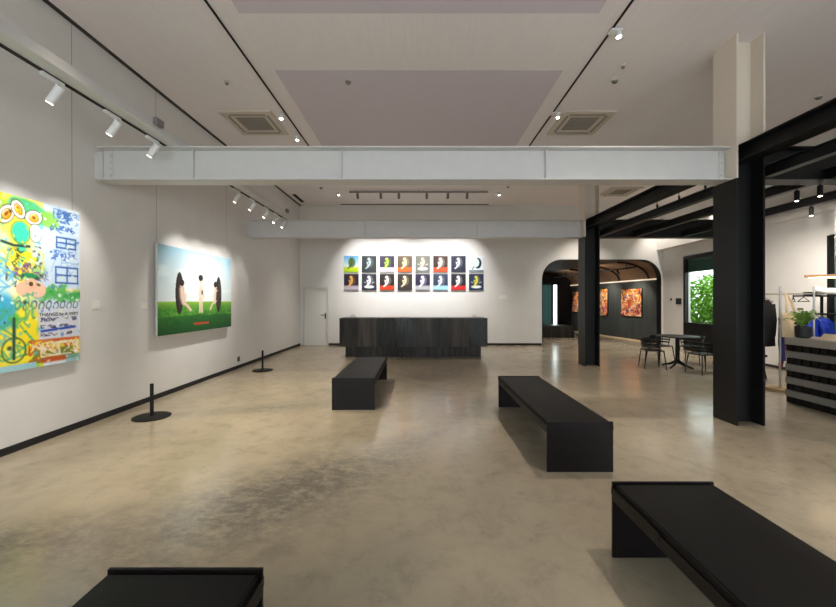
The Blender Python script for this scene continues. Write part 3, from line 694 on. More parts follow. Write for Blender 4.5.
# ------------------------------------------------------------------ lighting rail on the left with white spots
r = thing('lighting_rail', 'long white boxed lighting rail lying on the beams along the left wall', 'lighting rail', (-3.11, 4, 3.5))
MB().box(-3.20, -3.02, YF, 8.95, 3.502, 3.60, 0.004).build('rail_box', M['white_steel'], r)
MB().box(-3.20, -3.165, YF, 4.66, 3.492, 3.502).build('track', M['gap'], r)
MB().box(-3.20, -3.165, 4.94, 8.88, 3.492, 3.502).build('track', M['gap'], r)
for yy in (4.22, 8.4): MB().box(-3.02, -2.97, yy, yy + 0.12, 3.56, 3.64, 0.006).build('bracket', M['grey_plastic'], r)
def rail_spot(y, aim, lab, first=[None]):
    loc = (-3.183, y, 3.492); A = Vector(aim) - Vector((loc[0], y, 3.36)); yaw = math.atan2(A.y, A.x); el = math.atan2(-A.z, math.hypot(A.x, A.y))
    t = thing('track_spotlight', lab, 'spotlight', loc, 'white spotlights on the left rail')
    MB().box(loc[0] - 0.018, loc[0] + 0.018, y - 0.14, y + 0.06, 3.462, 3.492, 0.006).build('adapter', M['spot_white'], t)
    MB().tube([(loc[0], y, 3.465), (loc[0], y, 3.41)], 0.009, 10).build('stem', M['spot_white'], t)
    dv = A.normalized(); c = Vector((loc[0], y, 3.38))
    a = c - dv * 0.06; b_ = c + dv * 0.11
    h = MB().tube([a, a + dv * 0.006, b_ - dv * 0.004, b_], [0.03, 0.036, 0.036, 0.034], 18).build('lamp_head', M['spot_white'], t, smooth=True)
    MB().tube([b_ - dv * 0.003, b_ + dv * 0.002], 0.026, 14).build('lens', M['lens_soft'], h)
    return b_ + dv * 0.02
LW = (1.0, 0.96, 0.9)
for (y, ay, az, e, lab) in (
    (3.27, 3.1, 1.7, 58, 'white track spotlight nearest the viewer on the left rail'),
    (3.90, 3.75, 1.8, 58, 'white track spotlight second from the viewer on the left rail'),
    (4.48, 4.25, 1.8, 48, 'white track spotlight on the left rail just before the near white beam'),
    (6.54, 6.4, 1.75, 56, 'white track spotlight on the left rail, first beyond the near white beam'),
    (7.13, 6.9, 1.75, 56, 'white track spotlight on the left rail, second beyond the near white beam'),
    (7.78, 7.3, 1.7, 56, 'white track spotlight on the left rail, third beyond the near white beam'),
    (8.30, 7.7, 1.7, 44, 'white track spotlight on the left rail, second before the far white beam'),
    (8.78, 8.4, 1.4, 20, 'white track spotlight on the left rail, closest to the far white beam')):
    pos = rail_spot(y, (XL, ay, az), lab); spot(pos, (XL, ay, az), e, 60, 0.85, 0.03, LW)

# ------------------------------------------------------------------ ceiling tracks, downlights, back track
struct(MB().box(-2.37, -2.35, YF, 8.4, ZC - 0.02, ZC).build('trim_6', M['gap']))
struct(MB().box(2.35, 2.37, YF, 8.4, ZC - 0.02, ZC).build('trim_7', M['gap']))
struct(MB().box(-2.7, 2.4, 12.78, 12.84, ZC - 0.014, ZC).build('trim_8', M['gap_grey']))
struct(MB().box(-3.95, -3.85, 11.6, 12.5, ZC - 0.014, ZC).build('trim_9', M['gap']))
def down(x, y, lab, e=210, aim=None, deg=80):
    s = -1 if x < 0 else 1; xx = x + s * 0.085
    t = thing('ceiling_spotlight', lab, 'spotlight', (xx, y, ZC), 'small spotlights along the ceiling slots')
    MB().box(x - 0.03, x + s * 0.115, y - 0.05, y + 0.05, ZC - 0.045, ZC - 0.0205, 0.006).build('adapter', M['spot_white'], t)
    h = MB().tube([(xx, y, ZC - 0.045), (xx, y, ZC - 0.05), (xx, y, ZC - 0.095), (xx, y, ZC - 0.10)], [0.03, 0.034, 0.034, 0.032], 16).build('lamp_head', M['spot_white'], t, smooth=True)
    MB().tube([(xx, y, ZC - 0.098), (xx, y, ZC - 0.108)], [0.03, 0.022], 14).build('lens', M['lens'], h)
    spot((xx, y, ZC - 0.13), aim or (xx, y, 0), e, deg, 1.0, 0.05, (1.0, 0.90, 0.70) if e > 200 else (1.0, 0.91, 0.795))
DL = 185
down(-2.36, 6.6, 'small bright ceiling spotlight on the left slot beside the air conditioner', 330, (-2.2, 6.3, 0), 58)
down(-2.36, 7.46, 'small bright ceiling spotlight on the left slot just above the near beam', 260, (-2.2, 8.4, 0), 58)
down(2.36, 4.55, 'small bright ceiling spotlight on the right slot, nearest the viewer', DL)
down(2.36, 6.55, 'small bright ceiling spotlight on the right slot beside the air conditioner', DL)
down(-2.36, 11.36, 'small bright spotlight on the far ceiling, left of the back track', DL)
down(2.36, 11.36, 'small bright spotlight on the far ceiling, right of the back track', DL)
down(-2.36, 2.6, 'added ceiling spotlight out of view on the left slot, brightening the floor', 620, (-2.0, 4.2, 0), 62)  # extra lamp out of view, added to light the left floor
down(2.36, 1.6, 'added ceiling spotlight out of view on the right slot, brightening the near floor', DL)  # another unseen lamp, added so the near floor gets light
t = thing('ceiling_track', 'white ceiling track with six spotlights before the back wall', 'lighting track', (0, 11.2, ZC), None)
MB().box(-2.1, 2.08, 11.18, 11.22, ZC - 0.07, ZC - 0.03).build('track', M['grey_plastic'], t)
for x in (-1.9, 0, 1.9): MB().tube([(x, 11.2, ZC - 0.04), (x, 11.2, ZC)], 0.01, 8).build('hanger', M['grey_plastic'], t)
for k, x in enumerate((-1.85, -1.15, -0.61, 0.235, 0.87, 1.45)):
    lab = ['grey spotlight under the back track, leftmost of six', 'grey spotlight under the back track, second from left', 'grey spotlight under the back track, third from left',
           'grey spotlight under the back track, third from right', 'grey spotlight under the back track, second from right', 'grey spotlight under the back track, rightmost of six'][k]
    q = thing('wall_washer', lab, 'spotlight', (x, 11.2, ZC - 0.07), 'spotlights under the back track')
    MB().tube([(x, 11.2, ZC - 0.07), (x, 11.2, ZC - 0.12)], 0.012, 8).build('stem', M['grey_plastic'], q)
    a = Vector((x, 11.17, ZC - 0.1)); dv = Vector((0, 0.62, -0.78))
    h = MB().tube([a, a + dv * 0.005, a + dv * 0.16], [0.035, 0.04, 0.04], 14).build('lamp_head', M['grey_plastic'], q, smooth=True)
    MB().tube([a + dv * 0.158, a + dv * 0.163], 0.03, 12).build('lens', M['lens_soft'], h)
    spot(a + dv * 0.19, (x * 1.05, YB, 2.45), 200, 58, 0.9, 0.03, (1.0, 0.98, 0.95))

# air-conditioning cassettes
def cassette(cx, cy, lab, w=0.92):
    t = thing('air_conditioner', lab, 'air conditioner', (cx, cy, ZC), 'ceiling air conditioners'); h = w / 2
    f = MB(); z0 = ZC - 0.03
    f.box(cx - h, cx + h, cy - h, cy - h + 0.2, z0, ZC, 0.006).box(cx - h, cx + h, cy + h - 0.2, cy + h, z0, ZC, 0.006).box(cx - h, cx - h + 0.2, cy - h + 0.2, cy + h - 0.2, z0, ZC, 0.006).box(cx + h - 0.2, cx + h, cy - h + 0.2, cy + h - 0.2, z0, ZC, 0.006)
    f.build('frame', M['vent'], t)
    g = MB().box(cx - h + 0.21, cx + h - 0.21, cy - h + 0.21, cy + h - 0.21, ZC - 0.02, ZC)
    for k in range(9):
        yy = cy - h + 0.23 + k * (w - 0.46) / 8; g.box(cx - h + 0.21, cx + h - 0.21, yy - 0.006, yy + 0.006, ZC - 0.027, ZC - 0.018)
    g.build('grille', M['vent_dark'], t)
    for (a0, a1, b0, b1) in ((cx - h + 0.14, cx + h - 0.14, cy - h + 0.09, cy - h + 0.13), (cx - h + 0.14, cx + h - 0.14, cy + h - 0.13, cy + h - 0.09), (cx - h + 0.09, cx - h + 0.13, cy - h + 0.14, cy + h - 0.14), (cx + h - 0.13, cx + h - 0.09, cy - h + 0.14, cy + h - 0.14)):
        MB().box(a0, a1, b0, b1, ZC - 0.036, ZC - 0.0295).build('louvre', M['vent_dark'], t)
cassette(-3.05, 6.95, 'square ceiling air conditioner on the left of the gallery'); cassette(3.0, 6.95, 'square ceiling air conditioner on the right of the gallery')
cassette(6.1, 11.3, 'square ceiling air conditioner above the far part of the cafe')
for (x, y, lab) in ((-1.07, 5.62, 'round smoke detector on the grey ceiling panel'), (-2.92, 5.65, 'small round sprinkler on the left part of the ceiling'),
                    (2.95, 5.6, 'round smoke detector on the right part of the ceiling'), (6.5, 6.05, 'round smoke detector above the cafe frame'),
                    (-2.87, 10.9, 'round detector on the far ceiling, left side'), (2.58, 10.8, 'round detector on the far ceiling, right side'), (2.88, 5.25, 'small pale sprinkler rose beside the right smoke detector')):
    q = thing('ceiling_detector', lab, 'detector', (x, y, ZC), 'round detectors on the ceiling'); s = 0.6 if 'sprinkler' in lab else 1.0
    MB().lathe([(0.055 * s, ZC), (0.055 * s, ZC - 0.015), (0.05 * s, ZC - 0.02)], (x, y, 0), 20).build('base', M['vent'], q)
    MB().lathe([(0.042 * s, ZC - 0.02), (0.036 * s, ZC - 0.045), (0.012 * s, ZC - 0.05)], (x, y, 0), 20).build('sensor', M['grey_plastic'], q)

# ------------------------------------------------------------------ benches
def bench(x0, x1, y0, y1, lab):
    H = 0.455; th = 0.014
    t = thing('bench', lab, 'bench', ((x0 + x1) / 2, (y0 + y1) / 2, 0), 'black gallery benches')
    for k, y in enumerate((y0, y1 - th)):
        MB().box(x0, x1, y, y + th, 0, H).build('end_panel', M['bench_frame'], t)
    f = MB()
    f.box(x0 + 0.004, x1 - 0.004, y0 + th, y1 - th, H - 0.075, H - 0.06)
    f.box(x0, x0 + 0.006, y0 + th, y1 - th, H - 0.11, H - 0.045).box(x1 - 0.006, x1, y0 + th, y1 - th, H - 0.11, H - 0.045)
    f.build('seat_tray', M['bench_frame'], t)
    for (xa, xb) in ((x0 - 0.003, x0 + 0.0), (x1, x1 + 0.003)):
        for (ya, yb) in ((y0, y0 + 0.45), (y1 - 0.45, y1)): MB().box(xa, xb, ya, yb, H - 0.075, H - 0.035).build('corner_brace', M['bench_frame'], t)
    c = MB(); bm = bmesh.new()
    bmesh.ops.create_cube(bm, size=1)
    bmesh.ops.subdivide_edges(bm, edges=[e for e in bm.edges if abs(e.verts[0].co.z - e.verts[1].co.z) < 0.1], cuts=7, use_grid_fill=True)
    for v in bm.verts:
        x, y, z = v.co
        ex = (1 - (2 * abs(x)) ** 6) * (1 - (2 * abs(y)) ** 10)
        zz = H - 0.058 if z < 0 else H - 0.008 + 0.014 * max(0, ex)
        v.co = Vector(((x0 + x1) / 2 + x * (x1 - x0 - 0.016), (y0 + y1) / 2 + y * (y1 - y0 - 0.045), zz))
    bmesh.ops.bevel(bm, geom=[e for e in bm.edges if e.calc_face_angle(0) > 0.9], offset=0.008, segments=3, affect='EDGES')
    c.bmadd(bm).build('cushion', M['leather'], t, smooth=True)
bench(-1.27, -0.64, -0.5, 1.53, 'black bench with leather cushion at the lower left, closest to the viewer')
bench(1.17, 1.78, 0.2, 2.26, 'black bench with leather cushion at the lower right corner')
bench(1.16, 1.76, 3.37, 5.44, 'black bench with leather cushion right of the centre, before the near column')
bench(-1.24, -0.63, 5.29, 7.33, 'black bench with leather cushion farthest back, before the reception desk')

# ------------------------------------------------------------------ short stanchions by the left wall
for (x, y, lab) in ((-3.57, 4.97, 'short black barrier post on a round base, nearer the viewer'), (-3.49, 8.3, 'short black barrier post on a round base, farther along the left wall')):
    t = thing('barrier_post', lab, 'barrier post', (x, y, 0), 'short barrier posts along the left wall')
    MB().lathe([(0.215, 0), (0.22, 0.004), (0.22, 0.012), (0.21, 0.017), (0.04, 0.02)], (x, y, 0), 40).build('base', M['black_matte'], t, smooth=True)
    MB().lathe([(0.022, 0.018), (0.022, 0.44), (0.019, 0.446)], (x, y, 0), 20).build('post', M['black_matte'], t, smooth=True)
for (y, z, lab, w, h) in ((4.73, 1.45, 'small white caption card on the left wall beside the graffiti painting', 0.11, 0.11), (5.55, 1.43, 'small white caption card on the left wall before the meadow painting', 0.13, 0.09)):
    tag(MB().box(XL - 0.001, XL + 0.012, y, y + w, z, z + h).build('caption_card', M['white_plastic']), lab, 'caption card')
tag(MB().box(XL, XL + 0.012, 8.52, 8.62, 0.16, 0.27, 0.003).build('wall_socket', M['sign']), 'small dark wall socket low on the left wall', 'socket')
tag(MB().box(2.8, 3.06, YB - 0.008, YB, 1.62, 1.76, 0.002).build('wall_switch', M['white_plastic']), 'pale switch plate on the back wall beside the arch', 'switch')
for (s, z, lab, w, h) in ((0.42, 1.57, 'tiny dark plaque on the white wall next to the arch', 0.08, 0.07), (0.72, 1.44, 'dark square plaque on the white wall between arch and window', 0.28, 0.2)):
    tag(MB(RW).box(s, s + w, -0.012, 0, z, z + h, 0.003).build('wall_plaque', M['sign']), lab, 'plaque')

# ------------------------------------------------------------------ reception desk
t = thing('reception_desk', 'long black stone reception desk below the grid of pictures', 'desk', (-0.15, 10.6, 0))
MB().box(-2.18, 1.88, 10.2, 10.95, 0.30, 1.08, 0.004).build('body', M['stone'], t)
for k in range(8):
    a = -2.185 + k * 0.5085; MB().box(a + 0.006, a + 0.5025, 10.18, 10.2, 0.30, 1.085, 0.002).build('front_panel', M[('stone', 'stone_b', 'stone', 'stone_c', 'stone_b', 'stone', 'stone_b', 'stone_c')[k]], t)
MB().box(-2.04, 1.72, 10.33, 10.9, 0, 0.30).build('plinth', M['stone'], t)
for k, (x, lab) in enumerate(((-1.86, 'clear acrylic holder on the left end of the reception desk'), (1.57, 'clear acrylic holder on the right end of the reception desk'))):
    q = thing('acrylic_holder', lab, 'holder', (x, 10.5, 1.085), 'acrylic holders on the desk')
    MB().box(x - 0.07, x + 0.07, 10.46, 10.54, 1.085, 1.09).build('base', M['acrylic'], q)
    MB().obox((x, 10.5, 1.13), (0.14, 0.004, 0.085), (-0.25, 0, 0)).build('sleeve', M['acrylic'], q)
    MB().obox((x, 10.496, 1.13), (0.11, 0.002, 0.06), (-0.25, 0, 0)).build('card', M['white_plastic'], q)

# ------------------------------------------------------------------ cafe table and chairs
tx, ty = 6.01, 8.65
t = thing('cafe_table', 'round black metal table with pedestal and chairs around it', 'table', (tx, ty, 0))
MB().lathe([(0.43, 0.715), (0.44, 0.72), (0.44, 0.735), (0.435, 0.74)], (tx, ty, 0), 48).build('tabletop', M['terrace_table'], t, smooth=True)
MB().lathe([(0.045, 0.1), (0.045, 0.70), (0.12, 0.715)], (tx, ty, 0), 20).build('pedestal', M['terrace_table'], t, smooth=True)
for k in range(4):
    a = k * PI / 2 + 0.55
    MB().tube([(tx + 0.03 * math.cos(a), ty + 0.03 * math.sin(a), 0.16), (tx + 0.14 * math.cos(a), ty + 0.14 * math.sin(a), 0.085), (tx + 0.33 * math.cos(a), ty + 0.33 * math.sin(a), 0.02)], [0.03, 0.027, 0.018], 10).build('foot', M['terrace_table'], t, smooth=True)
def make_chair():
    c = thing('metal_armchair', 'x', 'chair', (0, 0, 0), 'black armchairs around the cafe table'); m = M['terrace_table']
    s = MB()
    s.tube([(-0.22, 0.2, 0.44), (0.22, 0.2, 0.44), (0.24, 0.0, 0.44), (0.22, -0.2, 0.44), (-0.22, -0.2, 0.44), (-0.24, 0.0, 0.44), (-0.22, 0.2, 0.44)], 0.013, 8)
    for k in range(8):
        y = -0.18 + k * 0.052; s.box(-0.225, 0.225, y - 0.019, y + 0.019, 0.435, 0.449, 0.003)
    s.build('seat', m, c)
    for (x, y) in ((0.22, 0.2), (-0.22, 0.2), (0.2, -0.2), (-0.2, -0.2)):
        MB().tube([(x, y, 0.44), (x * 1.22, y * 1.25, 0)], [0.015, 0.011], 10).build('leg', m, c)
    ring = lambda z, rr: [(rr * math.sin(a), -rr * 0.9 * math.cos(a), z) for a in [math.radians(-112 + 224 * k / 20) for k in range(21)]]
    for z, rr in ((0.53, 0.255), (0.60, 0.27), (0.665, 0.285)):
        pts = ring(z, rr); vs = []; fs = []
        for p in pts:
            p = Vector(p); nrm = Vector((p.x, p.y, 0)).normalized() * 0.006
            vs += [p + nrm + Vector((0, 0, 0.019)), p + nrm - Vector((0, 0, 0.019)), p - nrm - Vector((0, 0, 0.019)), p - nrm + Vector((0, 0, 0.019))]
        for k in range(len(pts) - 1):
            for j in range(4): fs.append([4 * k + j, 4 * k + (j + 1) % 4, 4 * k + 4 + (j + 1) % 4, 4 * k + 4 + j])
        fs += [[3, 2, 1, 0], [4 * len(pts) - 4 + j for j in range(4)]]
        MB().add(vs, fs).build('back_band', m, c, smooth=True)
    MB().tube([(p[0] * 1.0, p[1], 0.70) for p in ring(0, 0.292)], 0.016, 10).build('arm_rail', m, c, smooth=True)
    for a in (-105, -55, -18, 18, 55, 105):
        q = math.radians(a); r0, r1 = 0.235, 0.29
        MB().tube([(r0 * math.sin(q), -r0 * 0.9 * math.cos(q), 0.44), (r1 * math.sin(q), -r1 * 0.9 * math.cos(q), 0.70)], 0.009, 8).build('upright', m, c)
    return c
ch = make_chair()
cl = [((5.40, 8.62, 0), -PI / 2 - 0.25, 'black metal armchair at the left side of the round table'), ((6.12, 9.45, 0), PI + 0.2, 'black metal armchair behind the round table, toward the arch'),
      ((6.82, 9.3, 0), 2.2, 'black metal armchair behind the round table, toward the window'), ((6.08, 7.95, 0), 0.05, 'black metal armchair in front of the round table, its back turned')]
for i, (l, rz, lab) in enumerate(cl):
    if i == 0: ch.scale = (0.88, 0.88, 0.95); ch.location = l; ch.rotation_euler.z = rz; ch['label'] = lab
    else: dup(ch, l, lab, rz)

# ------------------------------------------------------------------ striped counter
cx0, cx1, cy0, cy1 = 5.62, 6.3, 3.3, 5.71
t = thing('bar_counter', 'long counter with white boards greyed for shade and rows of black blocks', 'counter', (5.95, 4.5, 0))
MB().box(cx0 + 0.05, cx1, cy0, cy1 - 0.02, 0.0, 0.90).build('carcass', M['block'], t)
MB().box(cx0 - 0.01, cx1 + 0.02, cy0, cy1, 0.89, 1.0, 0.004).build('worktop', M['counter_top'], t)
for k in range(4):
    z = 0.695 - k * 0.198; MB().box(cx0, cx0 + 0.05, cy0, cy1, z, z + 0.098, 0.002).build('board', M['counter_light'], t)
    MB().box(cx0 + 0.05, cx1, cy1 - 0.02, cy1, z, z + 0.098).build('end_board', M['counter_light'], t)
for k in range(5):
    z = 0.793 - k * 0.198
    for j in range(20):
        y = cy1 - 0.115 - j * 0.12
        if y < cy0: break
        MB().box(cx0 + 0.012, cx0 + 0.05, y + 0.006, y + 0.109, max(0.002, z + 0.004), z + 0.093, 0.004).build('block', M['block'], t)

# things on the counter
px_, py_ = 5.76, 5.58
t = thing('potted_fern', 'green fern in a black pot on the counter end', 'plant', (px_, py_, 1.0))
MB().lathe([(0.072, 1.0), (0.088, 1.015), (0.096, 1.165), (0.088, 1.17), (0.083, 1.15)], (px_, py_, 0), 28).build('pot', M['pot'], t, smooth=True)
MB().lathe([(0.075, 1.14), (0.082, 1.15), (0.01, 1.16)], (px_, py_, 0), 20).build('soil', M['soil'], t)
fr = MB()
def frond(mb, base, ang, length, rise, droop, w=0.03, n=14):
    pts = []
    for k in range(n + 1):
        s = k / n; rr = length * s; z = rise * math.sin(s * PI * 0.62) - droop * s * s
        pts.append(Vector((base[0] + rr * math.cos(ang), base[1] + rr * math.sin(ang), base[2] + z)))
    side = Vector((-math.sin(ang), math.cos(ang), 0)); mb.tube(pts, 0.0022, 5)
    for k in range(2, n + 1):
        s = k / n; L = w * (1 - 0.75 * s) + 0.008; d_ = (pts[k] - pts[k - 1]).normalized()
        for sg in (1, -1):
            a = pts[k]; tip = a + side * sg * L * 1.7 + d_ * L * 0.6 - Vector((0, 0, L * 0.3))
            mb.add([a, a + d_ * 0.012 + side * sg * L * 0.8, tip, a - d_ * 0.008 + side * sg * L * 0.7], [[0, 1, 2, 3]])
for k in range(30):
    frond(fr, (px_, py_, 1.15), rnd.uniform(0, 2 * PI), rnd.uniform(0.06, 0.26), rnd.uniform(0.14, 0.30), rnd.uniform(0.0, 0.08))
fr.build('fronds', M['fern'], t)
t = thing('magazine', 'open cream magazine lying on the counter at the right edge', 'magazine', (5.95, 5.22, 1.0))
for sg in (-1, 1):
    g = MB(); n = 8; vs = []; fs = []
    for k in range(n + 1):
        s = k / n; vs += [(5.95 + sg * 0.02 + sg * s * 0.17, 5.10 - sg * 0.03, 1.004 + 0.075 * math.sin(min(1, s * 1.4) * PI) ** 1.0 * (1 - s * 0.6) + 0.02 * (1 - s)), (5.95 + sg * 0.02 + sg * s * 0.17, 5.36 - sg * 0.03, 1.004 + 0.075 * math.sin(min(1, s * 1.4) * PI) * (1 - s * 0.6) + 0.02 * (1 - s))]
    m_ = len(vs); vs += [(v[0], v[1], 1.0005 + 0 * v[2]) for v in vs]
    for k in range(n): fs += [[2 * k, 2 * k + 1, 2 * k + 3, 2 * k + 2], [m_ + 2 * k, m_ + 2 * k + 2, m_ + 2 * k + 3, m_ + 2 * k + 1], [2 * k, 2 * k + 2, m_ + 2 * k + 2, m_ + 2 * k], [2 * k + 1, m_ + 2 * k + 1, m_ + 2 * k + 3, 2 * k + 3]]
    g.add(vs, fs).build('page_block', M['paper'], t)

# ------------------------------------------------------------------ garment rack and what hangs on it
ry = 6.48
t = thing('garment_rack', 'slim silver garment rack with a pale base behind the counter', 'rack', (6.29, ry, 0))
MB().lathe([(0.2, 0), (0.2, 0.035), (0.19, 0.04)], (6.29, ry, 0), 36).build('base', M['pale_wood'], t)
MB().lathe([(0.2, 0), (0.2, 0.035), (0.19, 0.04)], (6.88, ry, 0), 36).build('base', M['pale_wood'], t)
for x in (6.29, 6.88): MB().tube([(x, ry, 0.04), (x, ry, 1.80)], 0.016, 12).build('post', M['steel'], t)
MB().tube([(6.0, ry, 1.675), (7.06, ry, 1.675)], 0.013, 12).build('rail', M['steel'], t)
def hanger(mb, x, y, z, rot):
    pts = [(-0.2, 0, -0.13), (0, 0, -0.05), (0.2, 0, -0.13), (-0.2, 0, -0.13)]
    c_, s_ = math.cos(rot), math.sin(rot)
    mb.tube([(x + p[0] * c_, y + p[0] * s_, z + p[2]) for p in pts], 0.007, 6)
    mb.tube([(x, y, z - 0.05), (x, y, z - 0.01), (x + 0.012, y, z + 0.012), (x, y, z + 0.024), (x - 0.012, y, z + 0.012)], 0.004, 6)
# coat
cx, cy = 6.14, ry + 0.13
t = thing('black_coat', 'black coat hanging at the left end of the garment rack', 'coat', (cx, cy, 0.6))
h = MB(); hanger(h, cx, cy, 1.66, 0.2); h.build('coat_hanger', M['wood'], t)
g = MB(); prof = [(1.57, 0.06, 0.05), (1.52, 0.13, 0.06), (1.45, 0.18, 0.07), (1.3, 0.19, 0.08), (1.1, 0.185, 0.085), (0.9, 0.19, 0.085), (0.75, 0.195, 0.085)]
vs = []; fs = []; n = 24
for (z, a, b_) in prof:
    for k in range(n):
        q = 2 * PI * k / n; rr = 1 + 0.08 * math.sin(5 * q + z * 6); u, w = a * math.cos(q) * rr, b_ * math.sin(q) * rr
        vs.append((cx + u * math.cos(0.2) - w * math.sin(0.2), cy + u * math.sin(0.2) + w * math.cos(0.2), z))
for i in range(len(prof) - 1):
    for k in range(n): fs.append([i * n + k, i * n + (k + 1) % n, (i + 1) * n + (k + 1) % n, (i + 1) * n + k])
fs.append([k for k in range(n)][::-1]); fs.append([(len(prof) - 1) * n + k for k in range(n)])
g.add(vs, fs).build('body', M['coat'], t, smooth=True)
for sg in (-1, 1):
    MB().tube([(cx + sg * 0.14 * math.cos(0.2), cy + sg * 0.14 * math.sin(0.2), 1.49), (cx + sg * 0.19 * math.cos(0.2), cy + sg * 0.19 * math.sin(0.2), 1.2), (cx + sg * 0.2 * math.cos(0.2) - 0.02, cy + sg * 0.2 * math.sin(0.2), 0.92)], [0.06, 0.055, 0.045], 12).build('sleeve', M['coat'], t, smooth=True)
# tote bag
t = thing('tote_bag', 'natural canvas tote bag with black print hanging on the garment rack', 'bag', (6.45, ry - 0.10, 0.94))
g = MB(); vs = []; fs = []; nx, nz = 10, 10
for sgn in (0, 1):
    for j in range(nz + 1):
        for i in range(nx + 1):
            u, v = i / nx, j / nz; bul = 0.05 * math.sin(u * PI) * math.sin(v * PI * 0.9) + 0.008
            vs.append((6.215 + 0.32 * u + 0.01 * math.sin(v * 5), ry - 0.10 + (bul if sgn else -bul) + 0.01 * math.sin(u * 9 + v * 4), 0.93 + 0.42 * v))
o_ = (nx + 1) * (nz + 1)
for j in range(nz):
    for i in range(nx):
        a = j * (nx + 1) + i; fs += [[a, a + 1, a + nx + 2, a + nx + 1], [o_ + a, o_ + a + nx + 1, o_ + a + nx + 2, o_ + a + 1]]
for j in range(nz):
    for i in (0, nx):
        a = j * (nx + 1) + i; fs.append([a, a + nx + 1, o_ + a + nx + 1, o_ + a])
for i in range(nx): fs.append([i, i + 1, o_ + i + 1, o_ + i])
g.add(vs, fs).build('body', M['tote'], t, smooth=True)
for dy in (-0.015, 0.015):
    MB().tube([(6.31, ry - 0.10 + dy, 1.34), (6.33, ry - 0.08 + dy, 1.52), (6.38, ry + dy * 0.5, 1.69), (6.42, ry - 0.08 + dy, 1.52), (6.45, ry - 0.10 + dy, 1.34)], 0.011, 8).build('handle', M['tote'], t, smooth=True)
g = MB()
for (u, v, w, hh, rt) in ((0.68, 0.62, 0.11, 0.035, 0.5), (0.75, 0.5, 0.10, 0.03, 0.5), (0.68, 0.26, 0.09, 0.035, 0.35), (0.76, 0.18, 0.10, 0.025, 0.35), (0.84, 0.66, 0.07, 0.03, 0.5)):
    g.obox((6.215 + 0.32 * u, ry - 0.162 + 0.0 * u, 0.93 + 0.42 * v), (w, 0.012, hh), (0, -rt, 0))
g.build('print', M['ink'], t)
for k, (x, rot, lab) in enumerate(((6.52, 0.9, 'black empty clothes hanger beside the canvas tote on the rack'), (6.70, 0.4, 'black empty clothes hanger in the middle of the garment rack'))):
    h = MB(); hanger(h, x, ry, 1.67, rot); tag(h.build('clothes_hanger', M['black_matte']), lab, 'hanger', 'empty hangers on the rack')
# striped scarf low on the post
t = thing('scarf', 'indigo and maroon scarf hanging low beside the rack post', 'scarf', (6.37, ry + 0.02, 0.42))
MB().tube([(6.305, ry + 0.03, 1.25), (6.35, ry + 0.05, 1.2), (6.37, ry + 0.06, 0.8), (6.40, ry + 0.06, 0.5)], [0.02, 0.03, 0.045, 0.04], 10).build('indigo_half', M['purple_cloth'], t, smooth=True)
MB().tube([(6.31, ry + 0.03, 1.22), (6.42, ry + 0.06, 1.1), (6.43, ry + 0.07, 0.7), (6.36, ry + 0.07, 0.38)], [0.02, 0.03, 0.035, 0.03], 10).build('maroon_half', M['red_cloth'], t, smooth=True)

# display rack by the window with a blue bag
t = thing('display_rack', 'black metal display rack before the right edge window', 'rack', (7.6, 7.0, 0))
for (x, y) in ((7.74, 6.85), (7.74, 7.15), (7.22, 6.85), (7.22, 7.15)): 
    zt = 1.66 if x > 7.5 else 0.84
    MB().box(x - 0.016, x + 0.016, y - 0.016, y + 0.016, 0, zt).build('post', M['black_steel'], t)
for z, xa in ((0.82, 7.2), (1.29, 7.5), (1.63, 7.2)): MB().box(xa, 7.78, 6.83, 7.17, z, z + 0.03).build('shelf', M['black_steel'], t)
def bag(name, lab, cat, c, w, d_, hh, m, seed):
    bm = bmesh.new(); bmesh.ops.create_icosphere(bm, subdivisions=4, radius=1); r_ = random.Random(seed); ph = [r_.uniform(0, 6) for _ in range(6)]
    for v in bm.verts:
        x, y, z = v.co; k = 1 + 0.10 * math.sin(5 * x + ph[0] + 3 * z) + 0.07 * math.sin(9 * y + 6 * x + ph[1]) + 0.05 * math.sin(13 * z + 7 * x + ph[2])
        sx = math.copysign(abs(x) ** 0.7, x); sz = math.copysign(abs(z) ** 0.7, z)
        v.co = Vector((c[0] + sx * w * k, c[1] + y * d_ * k, max(c[2], c[2] + hh + sz * hh * k)))
    return tag(MB().bmadd(bm).build(name, m, smooth=True), lab, cat)
bag('cloth_bundle', 'cobalt blue crumpled cloth bundle behind the fern, nearer the post', 'bundle', (7.33, 7.0, 0.85), 0.10, 0.12, 0.2, M['blue'], 1)
bag('cloth_bundle', 'cobalt blue crumpled cloth bundle at the right of the silver post', 'bundle', (7.58, 6.98, 0.85), 0.12, 0.12, 0.19, M['blue'], 2)
bag('black_bag', 'soft black bag on the upper shelf behind the fern', 'bag', (7.35, 6.99, 1.66), 0.10, 0.09, 0.03, M['coat'], 3)
t = thing('white_tube', 'white tapered tube lying on the display rack top', 'tube', (7.75, 6.98, 1.66))
MB().tube([(7.40, 6.98, 1.80), (7.44, 6.98, 1.785), (7.6, 6.98, 1.74), (7.95, 6.98, 1.725)], [0.012, 0.045, 0.06, 0.066], 18).build('tube', M['white_plastic'], t, smooth=True)
MB().box(7.48, 7.51, 6.96, 7.0, 1.66, 1.74).box(7.70, 7.73, 6.96, 7.0, 1.66, 1.72).build('bracket', M['grey_plastic'], t)
